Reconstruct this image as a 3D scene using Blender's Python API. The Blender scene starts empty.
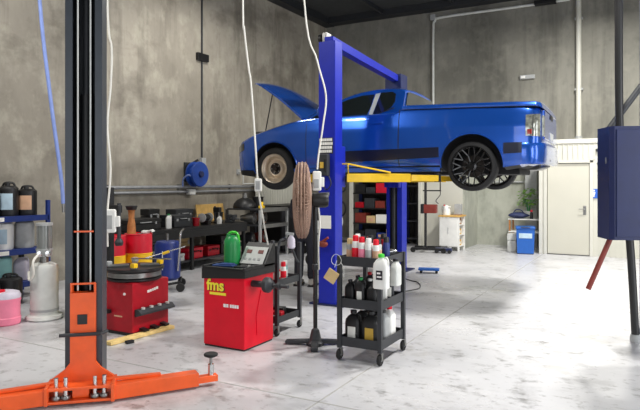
import bpy, bmesh, math, random
from mathutils import Vector, Matrix, Euler
random.seed(7)
PI = math.pi
R = math.radians
SC = bpy.context.scene
COL = SC.collection

# ------------------------------------------------------------------ materials
def lin(c):
    c = c / 255.0
    return c / 12.92 if c <= 0.04045 else ((c + 0.055) / 1.055) ** 2.4
def rgb(r, g, b):
    return (lin(r), lin(g), lin(b), 1.0)

def mat(name, c, rough=0.5, metal=0.0, var=0.12, scale=9.0, coat=0.0, bump=0.0, bscale=60.0, trans=0.0, spec=0.5):
    m = bpy.data.materials.new(name)
    m.use_nodes = True
    nt = m.node_tree
    b = nt.nodes['Principled BSDF']
    b.inputs['Roughness'].default_value = rough
    b.inputs['Metallic'].default_value = metal
    b.inputs['Coat Weight'].default_value = coat
    b.inputs['Coat Roughness'].default_value = 0.06
    b.inputs['Transmission Weight'].default_value = trans
    b.inputs['Specular IOR Level'].default_value = spec
    base = rgb(*c)
    tc = nt.nodes.new('ShaderNodeTexCoord')
    if var > 0:
        n = nt.nodes.new('ShaderNodeTexNoise')
        n.inputs['Scale'].default_value = scale
        n.inputs['Detail'].default_value = 4
        nt.links.new(tc.outputs['Object'], n.inputs['Vector'])
        r = nt.nodes.new('ShaderNodeValToRGB')
        r.color_ramp.elements[0].position = 0.3
        r.color_ramp.elements[1].position = 0.7
        r.color_ramp.elements[0].color = tuple(x * (1 - var) for x in base[:3]) + (1,)
        r.color_ramp.elements[1].color = tuple(min(1, x * (1 + var)) for x in base[:3]) + (1,)
        nt.links.new(n.outputs['Fac'], r.inputs['Fac'])
        nt.links.new(r.outputs['Color'], b.inputs['Base Color'])
    else:
        b.inputs['Base Color'].default_value = base
    if bump > 0:
        n2 = nt.nodes.new('ShaderNodeTexNoise')
        n2.inputs['Scale'].default_value = bscale
        nt.links.new(tc.outputs['Object'], n2.inputs['Vector'])
        bp = nt.nodes.new('ShaderNodeBump')
        bp.inputs['Strength'].default_value = bump
        bp.inputs['Distance'].default_value = 0.01
        nt.links.new(n2.outputs['Fac'], bp.inputs['Height'])
        nt.links.new(bp.outputs['Normal'], b.inputs['Normal'])
    return m

def surface_mat(name, layers, base, rough=0.7, rvar=0.0, bump=0.15, spec=0.5):
    """base colour with several noise layers: (scale xyz, lo, hi, colour, amount)"""
    m = bpy.data.materials.new(name)
    m.use_nodes = True
    nt = m.node_tree
    b = nt.nodes['Principled BSDF']
    b.inputs['Roughness'].default_value = rough
    b.inputs['Specular IOR Level'].default_value = spec
    tc = nt.nodes.new('ShaderNodeTexCoord')
    cur = nt.nodes.new('ShaderNodeRGB')
    cur.outputs[0].default_value = rgb(*base)
    out = cur.outputs[0]
    first = None
    for i, (sc, lo, hi, col, amt) in enumerate(layers):
        mp = nt.nodes.new('ShaderNodeMapping')
        mp.inputs['Scale'].default_value = sc
        mp.inputs['Location'].default_value = (i * 3.7, i * 1.9, i * 2.3)
        nt.links.new(tc.outputs['Object'], mp.inputs['Vector'])
        n = nt.nodes.new('ShaderNodeTexNoise')
        n.inputs['Scale'].default_value = 1.0
        n.inputs['Detail'].default_value = 7
        n.inputs['Roughness'].default_value = 0.62
        nt.links.new(mp.outputs[0], n.inputs['Vector'])
        mr = nt.nodes.new('ShaderNodeMapRange')
        mr.inputs['From Min'].default_value = lo
        mr.inputs['From Max'].default_value = hi
        mr.inputs['To Max'].default_value = amt
        nt.links.new(n.outputs['Fac'], mr.inputs['Value'])
        mx = nt.nodes.new('ShaderNodeMix')
        mx.data_type = 'RGBA'
        nt.links.new(mr.outputs[0], mx.inputs['Factor'])
        nt.links.new(out, mx.inputs['A'])
        mx.inputs['B'].default_value = rgb(*col)
        out = mx.outputs['Result']
        if first is None:
            first = n
    nt.links.new(out, b.inputs['Base Color'])
    if rvar > 0:
        mr = nt.nodes.new('ShaderNodeMapRange')
        mr.inputs['From Min'].default_value = 0.3
        mr.inputs['From Max'].default_value = 0.7
        mr.inputs['To Min'].default_value = rough - rvar
        mr.inputs['To Max'].default_value = rough + rvar
        nt.links.new(first.outputs['Fac'], mr.inputs['Value'])
        nt.links.new(mr.outputs[0], b.inputs['Roughness'])
    if bump > 0:
        bp = nt.nodes.new('ShaderNodeBump')
        bp.inputs['Strength'].default_value = bump
        bp.inputs['Distance'].default_value = 0.01
        nt.links.new(first.outputs['Fac'], bp.inputs['Height'])
        nt.links.new(bp.outputs['Normal'], b.inputs['Normal'])
    return m

M = {}
M['floor'] = surface_mat('sealed_concrete_floor', [
    ((0.35, 0.5, 1), 0.40, 0.64, (172, 173, 177), 0.5),
    ((2.4, 2.9, 1), 0.53, 0.70, (142, 142, 143), 0.5),
    ((5.0, 6.0, 1), 0.58, 0.70, (92, 90, 87), 0.6),
    ((1.3, 1.6, 1), 0.60, 0.72, (160, 155, 140), 0.4),
    ((12.0, 15.0, 1), 0.58, 0.70, (104, 102, 99), 0.5),
    ((3.0, 3.0, 1), 0.58, 0.68, (222, 222, 224), 0.3)],
    (203, 203, 206), rough=0.33, rvar=0.12, bump=0.02)
M['wall_left'] = surface_mat('stained_tilt_slab', [
    ((0.45, 0.36, 0.26), 0.42, 0.62, (130, 124, 113), 0.85),
    ((1.0, 2.4, 0.20), 0.50, 0.64, (104, 98, 88), 0.55),
    ((2.5, 2.5, 1.9), 0.50, 0.66, (206, 202, 184), 0.3),
    ((0.5, 0.6, 1.0), 0.53, 0.64, (96, 90, 80), 0.5),
    ((7, 7, 5), 0.54, 0.70, (108, 102, 92), 0.25)],
    (170, 163, 150), rough=0.85, bump=0.08)
M['wall_back'] = surface_mat('grey_tilt_slab', [
    ((0.45, 0.36, 0.26), 0.42, 0.60, (102, 101, 94), 0.8),
    ((2.0, 1.0, 0.2), 0.50, 0.64, (82, 81, 75), 0.5),
    ((1.8, 1.8, 1.9), 0.50, 0.66, (160, 158, 146), 0.35),
    ((7, 7, 5), 0.54, 0.70, (88, 87, 80), 0.25)],
    (138, 136, 127), rough=0.85, bump=0.08)
M['wall_alcove'] = surface_mat('pale_grey_slab', [
    ((0.9, 0.9, 0.6), 0.42, 0.62, (150, 152, 140), 0.8),
    ((3.5, 3.5, 2.0), 0.5, 0.68, (128, 130, 120), 0.5)],
    (182, 184, 172), rough=0.85, bump=0.1)
M['ceiling'] = mat('dark_roof_sheeting', (58, 60, 62), 0.8)
M['steel_beam'] = mat('dark_roof_steel', (40, 42, 46), 0.6)
M['white_wall'] = mat('white_painted_panel', (198, 197, 186), 0.6, var=0.04, scale=1.5)
M['white_trim'] = mat('white_trim_paint', (204, 203, 193), 0.5, var=0.03)
M['door_white'] = mat('white_door_paint', (196, 194, 181), 0.5, var=0.03, scale=2)
M['joint'] = mat('dark_floor_joint', (166, 165, 163), 0.9)
M['car_blue'] = mat('metallic_blue_paint', (20, 86, 188), 0.26, 0.55, var=0.03, coat=1.0)
M['car_black'] = mat('black_plastic_trim', (18, 18, 20), 0.55)
M['stripe'] = mat('black_vinyl_stripe', (14, 20, 44), 0.3)
M['under'] = mat('dark_underbody', (20, 20, 22), 0.8)
M['glass_dark'] = mat('tinted_window_glass', (22, 28, 28), 0.06, 0.0, var=0.0, coat=1.0)
M['pillar_shine'] = mat('pillar_reflection_grey', (168, 172, 170), 0.4)  # light grey standing in for the reflection on the door pillar
M['tyre'] = mat('black_tyre_rubber', (26, 26, 27), 0.75, bump=0.15)
M['rim_black'] = mat('gloss_black_alloy', (16, 16, 18), 0.25, 0.4, var=0, coat=0.6)
M['rim_steel'] = mat('worn_bronze_steel', (206, 192, 172), 0.35, 0.65)
M['hub'] = mat('dark_hub_metal', (52, 46, 42), 0.5, 0.6)
M['lamp_clear'] = mat('clear_lamp_lens', (150, 152, 142), 0.08, 0.4, var=0.5, scale=26, coat=1.0)
M['lamp_red'] = mat('red_lamp_lens', (150, 40, 34), 0.12, 0.0, coat=1.0)
M['hoist_blue'] = mat('blue_hoist_enamel', (20, 36, 158), 0.4, 0.0, var=0.06, spec=0.35)
M['hoist_dark'] = mat('dark_grey_hoist_enamel', (52, 58, 66), 0.4, 0.1, var=0.1)
M['black'] = mat('black_enamel', (22, 22, 24), 0.45, var=0.1)
M['black_soft'] = mat('black_rubber', (25, 25, 26), 0.8)
M['charcoal'] = mat('charcoal_steel', (52, 54, 58), 0.5, 0.2)
M['orange'] = mat('orange_hoist_enamel', (238, 92, 28), 0.42, var=0.1, coat=0.2)
M['yellow'] = mat('yellow_enamel', (240, 196, 20), 0.4, var=0.08, coat=0.2)
M['chrome'] = mat('bright_chrome', (205, 205, 205), 0.2, 1.0, var=0.05)
M['steel'] = mat('dull_steel', (140, 140, 138), 0.38, 0.85)
M['galv'] = mat('galvanised_pipe', (176, 178, 182), 0.35, 0.6)
M['navy'] = mat('navy_blue_enamel', (20, 32, 78), 0.42, var=0.1, coat=0.2)
M['colgrey'] = mat('grey_blue_column_paint', (108, 114, 132), 0.5)
M['rust_red'] = mat('red_brown_paint', (122, 44, 34), 0.5, var=0.2)
M['rust'] = mat('rusty_brown_wire', (150, 122, 106), 0.55, 0.3, var=0.25, scale=20)
M['red'] = mat('red_machine_enamel', (222, 12, 40), 0.42, var=0.05, spec=0.35)
M['dred'] = mat('dark_red_enamel', (168, 14, 32), 0.42, var=0.12, spec=0.35)
M['drum_red'] = mat('red_drum_paint', (206, 20, 46), 0.4, var=0.1)
M['drum_yellow'] = mat('yellow_drum_paint', (244, 196, 34), 0.4, var=0.1)
M['drum_green'] = mat('green_drum_paint', (14, 104, 78), 0.4, var=0.1)
M['green'] = mat('green_plastic', (24, 136, 68), 0.4, var=0.1)
M['lime'] = mat('bright_green_plastic', (66, 196, 52), 0.4)
M['white'] = mat('white_plastic', (232, 232, 228), 0.45, var=0.05)
M['offwhite'] = mat('milky_plastic', (206, 208, 204), 0.45, var=0.08)
M['lightgrey'] = mat('light_grey_plastic', (164, 166, 166), 0.5)
M['teal'] = mat('pale_teal_plastic', (142, 196, 194), 0.45, var=0.08)
M['pink'] = mat('pink_plastic', (240, 132, 160), 0.45, var=0.08)
M['lilac'] = mat('pale_lilac_plastic', (206, 200, 214), 0.45)
M['label_blue'] = mat('pale_blue_label', (178, 202, 216), 0.5)
M['label_tan'] = mat('tan_label', (206, 164, 132), 0.5)
M['label_white'] = mat('white_label', (235, 234, 228), 0.6, var=0.04)
M['label_gold'] = mat('gold_label', (206, 168, 66), 0.5)
M['ink_yellow'] = mat('yellow_print', (246, 232, 60), 0.5, var=0)
M['ink_white'] = mat('white_print', (245, 240, 240), 0.5, var=0)
M['ink_dark'] = mat('dark_print', (40, 36, 44), 0.5, var=0)
M['shelf_blue'] = mat('blue_shelf_steel', (24, 48, 116), 0.45, var=0.1)
M['tank_blue'] = mat('blue_tank_paint', (26, 46, 118), 0.4, var=0.12)
M['bin_blue'] = mat('blue_tub_plastic', (20, 88, 172), 0.45, var=0.06)
M['reel_blue'] = mat('blue_reel_plastic', (26, 66, 150), 0.45)
M['hose_blue'] = mat('pale_blue_hose', (120, 140, 200), 0.5, var=0.1)
M['cord'] = mat('white_flex', (226, 224, 216), 0.5, var=0.05)
M['wood'] = mat('raw_timber', (226, 198, 130), 0.7, var=0.2, scale=14)
M['wood_tan'] = mat('tan_wood', (170, 112, 60), 0.65, var=0.25, scale=16)
M['ply'] = mat('pale_plywood', (214, 172, 98), 0.65, var=0.15)
M['card'] = mat('tan_cardboard', (206, 178, 128), 0.8, var=0.1)
M['trouser'] = mat('navy_work_trousers', (30, 30, 40), 0.9, bump=0.3)
M['shirt'] = mat('dark_work_shirt', (36, 36, 44), 0.9, bump=0.3)
M['skin'] = mat('skin', (196, 148, 122), 0.5)
M['hair'] = mat('dark_hair', (34, 26, 22), 0.7)
M['shoe'] = mat('grey_work_shoe', (150, 146, 140), 0.6)
M['leaf'] = mat('green_leaves', (112, 158, 62), 0.6, var=0.35, scale=20)
M['bag'] = mat('dark_blue_bag', (38, 48, 86), 0.6)
M['sign_blue'] = mat('blue_sign_face', (46, 96, 190), 0.4, var=0)
M['fabric_pad'] = mat('blue_cloth_pad', (40, 66, 120), 0.85)
M['glass_jar'] = mat('clear_sight_glass', (170, 174, 172), 0.12, 0, var=0, trans=0.55)

# ------------------------------------------------------------------ mesh building
class MB:
    def __init__(self):
        self.bm = bmesh.new()
    def _xf(self, verts, mtx):
        if mtx is not None:
            bmesh.ops.transform(self.bm, matrix=mtx, verts=verts)
    def box(self, x0, x1, y0, y1, z0, z1, bev=0.0, mtx=None, seg=2):
        r = bmesh.ops.create_cube(self.bm, size=1.0)
        vs = r['verts']
        for v in vs:
            v.co = Vector(((x0 + x1) / 2 + v.co.x * (x1 - x0), (y0 + y1) / 2 + v.co.y * (y1 - y0), (z0 + z1) / 2 + v.co.z * (z1 - z0)))
        if bev > 0:
            es = list({e for v in vs for e in v.link_edges})
            rr = bmesh.ops.bevel(self.bm, geom=es, offset=bev, segments=seg, affect='EDGES', profile=0.5, clamp_overlap=True)
            vs = list({v for f in rr['faces'] for v in f.verts} | {v for v in vs if v.is_valid})
        self._xf(vs, mtx)
        return self
    def bar(self, p0, p1, w, h, bev=0.0):
        p0 = Vector(p0); p1 = Vector(p1); d = p1 - p0
        z = Vector((0, 0, 1))
        if abs(d.normalized().dot(z)) > 0.98: z = Vector((0, 1, 0))
        x = d.normalized(); y = z.cross(x).normalized(); zz = x.cross(y)
        mtx = Matrix((x, y, zz)).transposed().to_4x4()
        mtx.translation = (p0 + p1) / 2
        L = d.length
        return self.box(-L / 2, L / 2, -w / 2, w / 2, -h / 2, h / 2, bev, mtx)
    def cyl(self, p0, p1, r0, r1=None, n=20):
        return self.tube([p0, p1], r0, n, r1)
    def tube(self, pts, r, n=8, r1=None, closed=False):
        pts = [Vector(p) for p in pts]
        if r1 is None: r1 = r
        bm = self.bm
        rings = []
        m = len(pts)
        up = None
        for i, p in enumerate(pts):
            if closed:
                t = pts[(i + 1) % m] - pts[i - 1]
            else:
                t = (pts[min(i + 1, m - 1)] - pts[max(i - 1, 0)])
            t.normalize()
            if up is None:
                a = Vector((0, 0, 1)) if abs(t.z) < 0.9 else Vector((1, 0, 0))
                up = a - t * a.dot(t)
            else:
                up = up - t * up.dot(t)
            up.normalize()
            s = t.cross(up)
            rr = r + (r1 - r) * (i / max(1, m - 1))
            rings.append([bm.verts.new(p + (up * math.cos(2 * PI * k / n) + s * math.sin(2 * PI * k / n)) * rr) for k in range(n)])
        cnt = m if closed else m - 1
        for i in range(cnt):
            a, b = rings[i], rings[(i + 1) % m]
            for k in range(n):
                bm.faces.new((a[k], a[(k + 1) % n], b[(k + 1) % n], b[k]))
        if not closed:
            bm.faces.new(list(reversed(rings[0])))
            bm.faces.new(rings[-1])
        return self
    def lathe(self, prof, n=28, o=(0, 0, 0), axis='Z', mtx=None, loop=False):
        bm = self.bm
        rings = []
        vs = []
        for (r, h) in prof:
            ring = []
            if r < 1e-5:
                ring = [bm.verts.new((0, 0, h))]
            else:
                ring = [bm.verts.new((r * math.cos(2 * PI * k / n), r * math.sin(2 * PI * k / n), h)) for k in range(n)]
            rings.append(ring); vs += ring
        m = len(rings)
        for i in range(m if loop else m - 1):
            a, b = rings[i], rings[(i + 1) % m]
            for k in range(n):
                k2 = (k + 1) % n
                if len(a) == 1 and len(b) == 1: continue
                if len(a) == 1: bm.faces.new((a[0], b[k], b[k2]))
                elif len(b) == 1: bm.faces.new((a[k], a[k2], b[0]))
                else: bm.faces.new((a[k], a[k2], b[k2], b[k]))
        if axis == 'X': mt = Matrix.Rotation(PI / 2, 4, 'Y')
        elif axis == 'Y': mt = Matrix.Rotation(-PI / 2, 4, 'X')
        else: mt = Matrix.Identity(4)
        mt = Matrix.Translation(Vector(o)) @ mt
        if mtx is not None: mt = mtx @ mt
        self._xf(vs, mt)
        return self
    def prism(self, poly, a, b, plane='XY', mtx=None):
        bm = self.bm
        def P(u, v, w):
            return {'XY': (u, v, w), 'XZ': (u, w, v), 'YZ': (w, u, v)}[plane]
        A = [bm.verts.new(P(u, v, a)) for u, v in poly]
        B = [bm.verts.new(P(u, v, b)) for u, v in poly]
        n = len(poly)
        bm.faces.new(A); bm.faces.new(list(reversed(B)))
        for k in range(n):
            bm.faces.new((A[k], B[k], B[(k + 1) % n], A[(k + 1) % n]))
        self._xf(A + B, mtx)
        return self
    def sph(self, c, r, mtx=None, n=16):
        if not isinstance(r, (tuple, list)): r = (r, r, r)
        rr = bmesh.ops.create_uvsphere(self.bm, u_segments=n, v_segments=max(6, n // 2), radius=1.0)
        mt = Matrix.Translation(Vector(c)) @ (mtx if mtx is not None else Matrix.Identity(4)) @ Matrix.Diagonal((*r, 1))
        self._xf(rr['verts'], mt)
        return self
    def grid(self, rows, close_u=False, cap=False):
        bm = self.bm
        V = [[bm.verts.new(p) for p in row] for row in rows]
        for i in range(len(V) - 1):
            n = len(V[i])
            for k in range(n if close_u else n - 1):
                k2 = (k + 1) % n
                try: bm.faces.new((V[i][k], V[i][k2], V[i + 1][k2], V[i + 1][k]))
                except ValueError: pass
        if cap:
            bm.faces.new(list(reversed(V[0]))); bm.faces.new(V[-1])
        return self
    def mesh(self, name, ang=38):
        bmesh.ops.recalc_face_normals(self.bm, faces=self.bm.faces)
        me = bpy.data.meshes.new(name)
        self.bm.to_mesh(me); self.bm.free()
        me.shade_smooth()
        me.set_sharp_from_angle(angle=R(ang))
        return me
    def build(self, name, material, parent=None, ang=38):
        me = self.mesh(name, ang)
        o = bpy.data.objects.new(name, me)
        COL.objects.link(o)
        if parent is not None: o.parent = parent
        me.materials.append(M[material] if isinstance(material, str) else material)
        if len(me.polygons) < 4000:
            wn = o.modifiers.new('even_shading', 'WEIGHTED_NORMAL')
            wn.keep_sharp = True; wn.weight = 80
        return o

def tag(o, label=None, cat=None, group=None, kind=None):
    if label: o['label'] = label
    if cat: o['category'] = cat
    if group: o['group'] = group
    if kind: o['kind'] = kind
    return o
def thing(name, label, cat, loc=(0, 0, 0), rot=0.0, group=None):
    o = bpy.data.objects.new(name, None)
    o.empty_display_size = 0.1
    COL.objects.link(o)
    o.location = loc
    o.rotation_euler = (0, 0, rot)
    return tag(o, label, cat, group)
def put(o, loc, rot=0.0):
    o.location = loc
    o.rotation_euler = (0, 0, rot) if not isinstance(rot, tuple) else rot
    return o
def dup(root, loc, rot=0.0, label=None, mats=None):
    """copy a thing with its parts and sub-parts; mats maps part name -> material"""
    def cp(o, par):
        c = o.copy()
        COL.objects.link(c)
        if par is not None: c.parent = par
        nm = o.name.split('.')[0]
        if mats and nm in mats and c.data is not None:
            c.data = c.data.copy()
            c.data.materials.clear(); c.data.materials.append(M[mats[nm]])
        for ch in [x for x in list(bpy.data.objects) if x.parent == o]:
            cp(ch, c)
        return c
    r = cp(root, None)
    put(r, loc, rot)
    if label: r['label'] = label
    return r
def struct(name, mb, m):
    return tag(mb.build(name, m), kind='structure')

def smooth_path(pts, k=6):
    pts = [Vector(p) for p in pts]
    out = []
    for i in range(len(pts) - 1):
        p0 = pts[max(i - 1, 0)]; p1 = pts[i]; p2 = pts[i + 1]; p3 = pts[min(i + 2, len(pts) - 1)]
        for j in range(k):
            t = j / k
            out.append(0.5 * ((2 * p1) + (p2 - p0) * t + (2 * p0 - 5 * p1 + 4 * p2 - p3) * t * t + (3 * p1 - p0 - 3 * p2 + p3) * t ** 3))
    out.append(pts[-1])
    return out

def lettering(name, text, size, material, parent, mtx, depth=0.002):
    cu = bpy.data.curves.new(name, 'FONT')
    cu.body = text; cu.size = size; cu.offset = size * .03; cu.extrude = depth
    t = bpy.data.objects.new(name, cu)
    COL.objects.link(t)
    dg = bpy.context.evaluated_depsgraph_get()
    me = bpy.data.meshes.new_from_object(t.evaluated_get(dg))
    bpy.data.objects.remove(t)
    me.transform(mtx)
    me.materials.clear(); me.materials.append(M[material])
    o = bpy.data.objects.new(name, me)
    COL.objects.link(o)
    o.parent = parent
    return o
def face_mtx(origin, right, up):
    r = Vector(right).normalized(); u = Vector(up).normalized(); n = r.cross(u)
    m = Matrix((r, u, n)).transposed().to_4x4()
    m.translation = Vector(origin)
    return m

# ------------------------------------------------------------------ camera and light
cam = bpy.data.cameras.new('camera')
cam.sensor_width = 36.0
cam.lens = 33.75
cam.shift_y = -0.0359
cam.clip_start = 0.05
co = bpy.data.objects.new('camera', cam)
COL.objects.link(co)
co.location = (0, 0, 1.62)
co.rotation_euler = (PI / 2, 0, R(29))
SC.camera = co

w = bpy.data.worlds.new('world')
SC.world = w
w.use_nodes = True
bg = w.node_tree.nodes['Background']
bg.inputs['Color'].default_value = (0.86, 0.93, 1.0, 1)
bg.inputs['Strength'].default_value = 0.55

def area(name, loc, rot, sx, sy, e, col):
    l = bpy.data.lights.new(name, 'AREA')
    l.shape = 'RECTANGLE'; l.size = sx; l.size_y = sy
    l.energy = e; l.color = col
    o = bpy.data.objects.new(name, l)
    COL.objects.link(o)
    o.location = loc; o.rotation_euler = rot
    return o
# daylight through the roller doors (front wall and right wall, behind and beside the photographer)
area('daylight_front_door', (0.5, -3.9, 2.3), (R(90), 0, 0), 5.0, 4.4, 150, (0.95, 0.97, 1.0))
area('daylight_side_door', (5.9, 4.0, 2.3), (R(90), 0, R(90)), 6.0, 4.4, 415, (0.95, 0.97, 1.0))
# high-bay lamps under the roof
LAMPS = [(-0.6, 12.4, 330), (-0.2, 8.8, 420), (-6.0, 2.8, 170), (-0.4, 5.2, 180), (-6.6, 9.0, 110)]
for (x, y, e) in LAMPS:
    area('high_bay_light', (x, y, 5.62), (0, 0, 0), 0.5, 0.5, e, (1.0, 0.975, 0.92))
SC.view_settings.view_transform = 'Standard'
SC.view_settings.look = 'None'
SC.view_settings.exposure = 0.06
SC.view_settings.gamma = 1.0
SC.view_settings.use_curve_mapping = False

# ------------------------------------------------------------------ the setting
XL, XR, YF, YB, H = -8.5, 6.0, -4.0, 15.7, 6.4
struct('floor', MB().box(XL - .2, XR + .2, YF - .2, YB + .2, -0.2, 0), 'floor')
struct('ceiling', MB().box(XL - .2, XR + .2, YF - .2, YB + .2, H, H + .15), 'ceiling')
struct('wall_left', MB().box(XL - .2, XL, YF - .2, YB + .2, 0, H), 'wall_left')
struct('wall_back', MB().box(XL, XR + .2, YB, YB + .2, 0, H), 'wall_back')
mb = MB()
mb.box(XR, XR + .2, YF, 1.0, 0, H); mb.box(XR, XR + .2, 7.0, YB, 0, H); mb.box(XR, XR + .2, 1.0, 7.0, 4.5, H)
struct('wall_right', mb, 'wall_back')
mb = MB()
mb.box(XL, -2.0, YF - .2, YF, 0, H); mb.box(3.0, XR, YF - .2, YF, 0, H); mb.box(-2.0, 3.0, YF - .2, YF, 4.5, H)
struct('wall_front', mb, 'wall_back')
# white lined rooms along the back
mb = MB()
for y0, (xa, xb) in ((14.4, (-5.05, -4.03)),):
    mb.box(xa, xb, y0, YB, 0, 2.5)
struct('wall_storeroom', mb, 'white_wall')
mb = MB()
xa, xb, dx0, dx1 = -2.22, 6.0, -2.10, -1.18
mb.box(xa, dx0, 14.3, 14.4, 0, 2.5); mb.box(dx1, xb, 14.3, 14.4, 0, 2.5); mb.box(dx0, dx1, 14.3, 14.4, 2.06, 2.5)
mb.box(xa, xa + .1, 14.4, YB, 0, 2.5); mb.box(xa, xb, 14.3, YB, 2.5, 2.56)
# ribs of the sheeting above and beside the door
x = xa + .05
while x < xb - .1:
    lo = 2.12 if dx0 - .09 < x < dx1 + .08 else 0.02
    mb.box(x, x + .022, 14.278, 14.302, lo, 2.46)
    x += 0.105
struct('wall_office', mb, 'white_wall')
struct('wall_alcove', MB().box(-4.03, -3.99, 14.42, YB, 0, 2.5).box(-3.99, -2.22, 15.66, 15.69, 0, 2.5), 'wall_alcove')
struct('trim_1', MB().box(-2.24, 6, 14.27, 14.3, 2.47, 2.57, .01), 'white_trim')
struct('trim_2', MB().box(-5.13, -5.05, 14.32, 14.46, 0, 2.5, .008), 'white_trim')
struct('trim_3', MB().box(-2.25, -2.17, 14.27, 14.31, 0, 2.47, .006), 'white_trim')
d = tag(MB().box(dx0 + .03, dx1 - .03, 14.31, 14.35, 0.015, 2.03, .004).build('door_1', 'door_white'), kind='structure')
mb = MB()
mb.box(dx0 - .05, dx0 + .02, 14.27, 14.33, 0, 2.1, .006); mb.box(dx1 - .02, dx1 + .05, 14.27, 14.33, 0, 2.1, .006); mb.box(dx0 - .05, dx1 + .05, 14.27, 14.33, 2.04, 2.11, .006)
mb.build('door_frame', 'white_trim', d)
mb = MB(); mb.box(dx1 - .15, dx1 - .09, 14.298, 14.31, .9, 1.1, .004); mb.tube([(dx1 - .12, 14.3, 1.03), (dx1 - .12, 14.25, 1.03), (dx1 - .24, 14.25, 1.03)], .011)
mb.build('door_handle', 'steel', d)
MB().box(dx0 + .03, dx1 - .03, 14.29, 14.36, .003, .014).build('threshold', 'charcoal', d)
# roof steel
struct('trim_4', MB().box(XL, XR, 15.35, 15.7, 6.22, 6.4), 'steel_beam')
struct('trim_5', MB().box(XL, XL + .28, YF, YB, 6.2, 6.4), 'steel_beam')
for i, y in enumerate((3, 7, 11)):
    struct('trim_%d' % (6 + i), MB().box(XL, XR, y, y + .16, 6.08, 6.4), 'steel_beam')
for i, x in enumerate((-6.6, -4.6, -2.6, -.6, 1.4, 3.4)):
    struct('trim_%d' % (9 + i), MB().box(x, x + .08, YF, YB, 6.28, 6.4), 'steel_beam')
# floor joints
struct('trim_16', MB().box(-2.16, -2.145, YF, 15.6, 0.0, 0.0015), 'joint')
struct('trim_17', MB().box(XL, XR, 3.85, 3.865, 0.0, 0.0015), 'joint')
for (x, y, e) in LAMPS:
    t = thing('high_bay_lamp', 'black high-bay lamp hanging under the dark roof', 'lamp', (x, y, 5.64), 0, 'high-bay lamps')
    MB().lathe([(.0, .28), (.1, .28), (.14, .2), (.36, .02), (.38, 0), (.36, 0), (.12, .18), (0, .2)], 24).build('lamp_shade', 'black', t)
    MB().cyl((0, 0, .27), (0, 0, .78), .012).build('hanger', 'steel', t)

# ---- services fixed to the walls
t = thing('wall_pipe', 'upper of the two long bright pipes along the stained concrete left wall', 'pipe', (0, 0, 0))
mb = MB(); mb.cyl((-8.42, 7.3, 1.52), (-8.42, 15.2, 1.52), .032, n=14); mb.build('pipe', 'galv', t)
t2 = thing('wall_pipe', 'lower of the two long bright pipes along the stained concrete left wall', 'pipe', (0, 0, 0))
MB().cyl((-8.42, 7.3, 1.42), (-8.42, 15.2, 1.42), .026, n=14).build('pipe', 'galv', t2)
for y in (7.5, 9.3, 11.0, 13.0):
    MB().box(-8.5, -8.445, y, y + .05, 1.46, 1.57, .004).build('bracket', 'steel', t)
    MB().box(-8.5, -8.44, y, y + .05, 1.38, 1.45, .004).build('bracket', 'steel', t2)
MB().box(-8.47, -8.36, 9.55, 9.72, 1.36, 1.47, .008).build('junction_fitting', 'white', t2)
t = thing('conduit_drop', 'thin dark vertical conduit with a small box high on the left wall', 'conduit', (-8.48, 10.06, 0))
MB().cyl((0, 0, 2.05), (0, 0, 6.2), .02, n=8).build('conduit', 'charcoal', t)
MB().box(-.02, .05, -.18, .18, 4.22, 4.38, .01).build('junction_box', 'black', t)
MB().box(-.02, .06, -.07, .07, 1.98, 2.14, .01).build('socket', 'lightgrey', t)
t = thing('hose_reel', 'round blue hose reel mounted on the stained left wall above the pipes', 'hose reel', (-8.24, 9.62, 1.78))
mb = MB(); mb.lathe([(.0, -.1), (.25, -.1), (.262, -.08), (.262, -.06), (.18, -.05), (.18, .05), (.262, .06), (.262, .08), (.25, .1), (0, .1)], 32, axis='X')
mb.build('drum', 'reel_blue', t)
MB().lathe([(0, .1), (.07, .1), (.06, .14), (0, .145)], 20, axis='X').build('hub_cap', 'navy', t)
mb = MB(); mb.box(-.24, -.1, -.05, .05, -.05, .05, .005); mb.box(-.255, -.22, -.12, .12, -.15, .25, .005); mb.bar((-.2, 0, .2), (-.02, .06, .3), .04, .04)
mb.build('wall_bracket', 'charcoal', t)
MB().tube(smooth_path([(.03, -.2, -.05), (.06, -.34, -.02), (-.05, -.36, -.1), (-.1, -.32, -.25)], 5), .016).build('hose', 'hose_blue', t)
t = thing('downpipe', 'wide white vertical downpipe high on the back wall at right', 'pipe', (-1.55, 15.58, 2.62))
MB().cyl((0, 0, 0), (0, 0, 3.7), .062, n=18).build('pipe', 'white_trim', t)
MB().lathe([(.08, -.06), (.085, -.04), (.085, .08), (.07, .1), (.06, .1), (.06, -.06)], 18, loop=True).build('collar', 'lightgrey', t)
for z in (1.2, 2.9):
    MB().box(-.09, .09, -.02, .11, z, z + .05, .005).build('pipe_bracket', 'lightgrey', t)
mb = MB().tube(smooth_path([(-5.17, 15.62, 2.5), (-5.17, 15.62, 4), (-5.17, 15.62, 5.7), (-5.12, 15.62, 5.95), (-4.9, 15.62, 6.03), (-3, 15.62, 6.03), (-1.75, 15.62, 6.04)], 4), .035, 10)
t = thing('bent_conduit', 'pale conduit running under the roof and bending down behind the cab roof', 'conduit')
mb.build('pipe', 'offwhite', t)
MB().box(-5.24, -5.1, 15.56, 15.69, 5.98, 6.12, .01).build('elbow_box', 'lightgrey', t)
t = thing('wall_outlet', 'small pale surface box with a cable stub high on the back wall', 'outlet box', (-2.74, 15.68, 4.25))
MB().box(-.18, .18, -.06, .02, -.05, .05, .01).build('box', 'lightgrey', t)
MB().box(-.15, -.05, -.075, -.055, -.03, .03, .004).build('cover', 'white', t)
t = thing('roof_bracket', 'dark steel trunking end just under the roof at the top of the back wall', 'trunking', (-2.3, 15.5, 5.98))
MB().box(-.25, .25, -.06, .16, 0, .1, .01).build('trunking', 'black', t)
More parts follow.
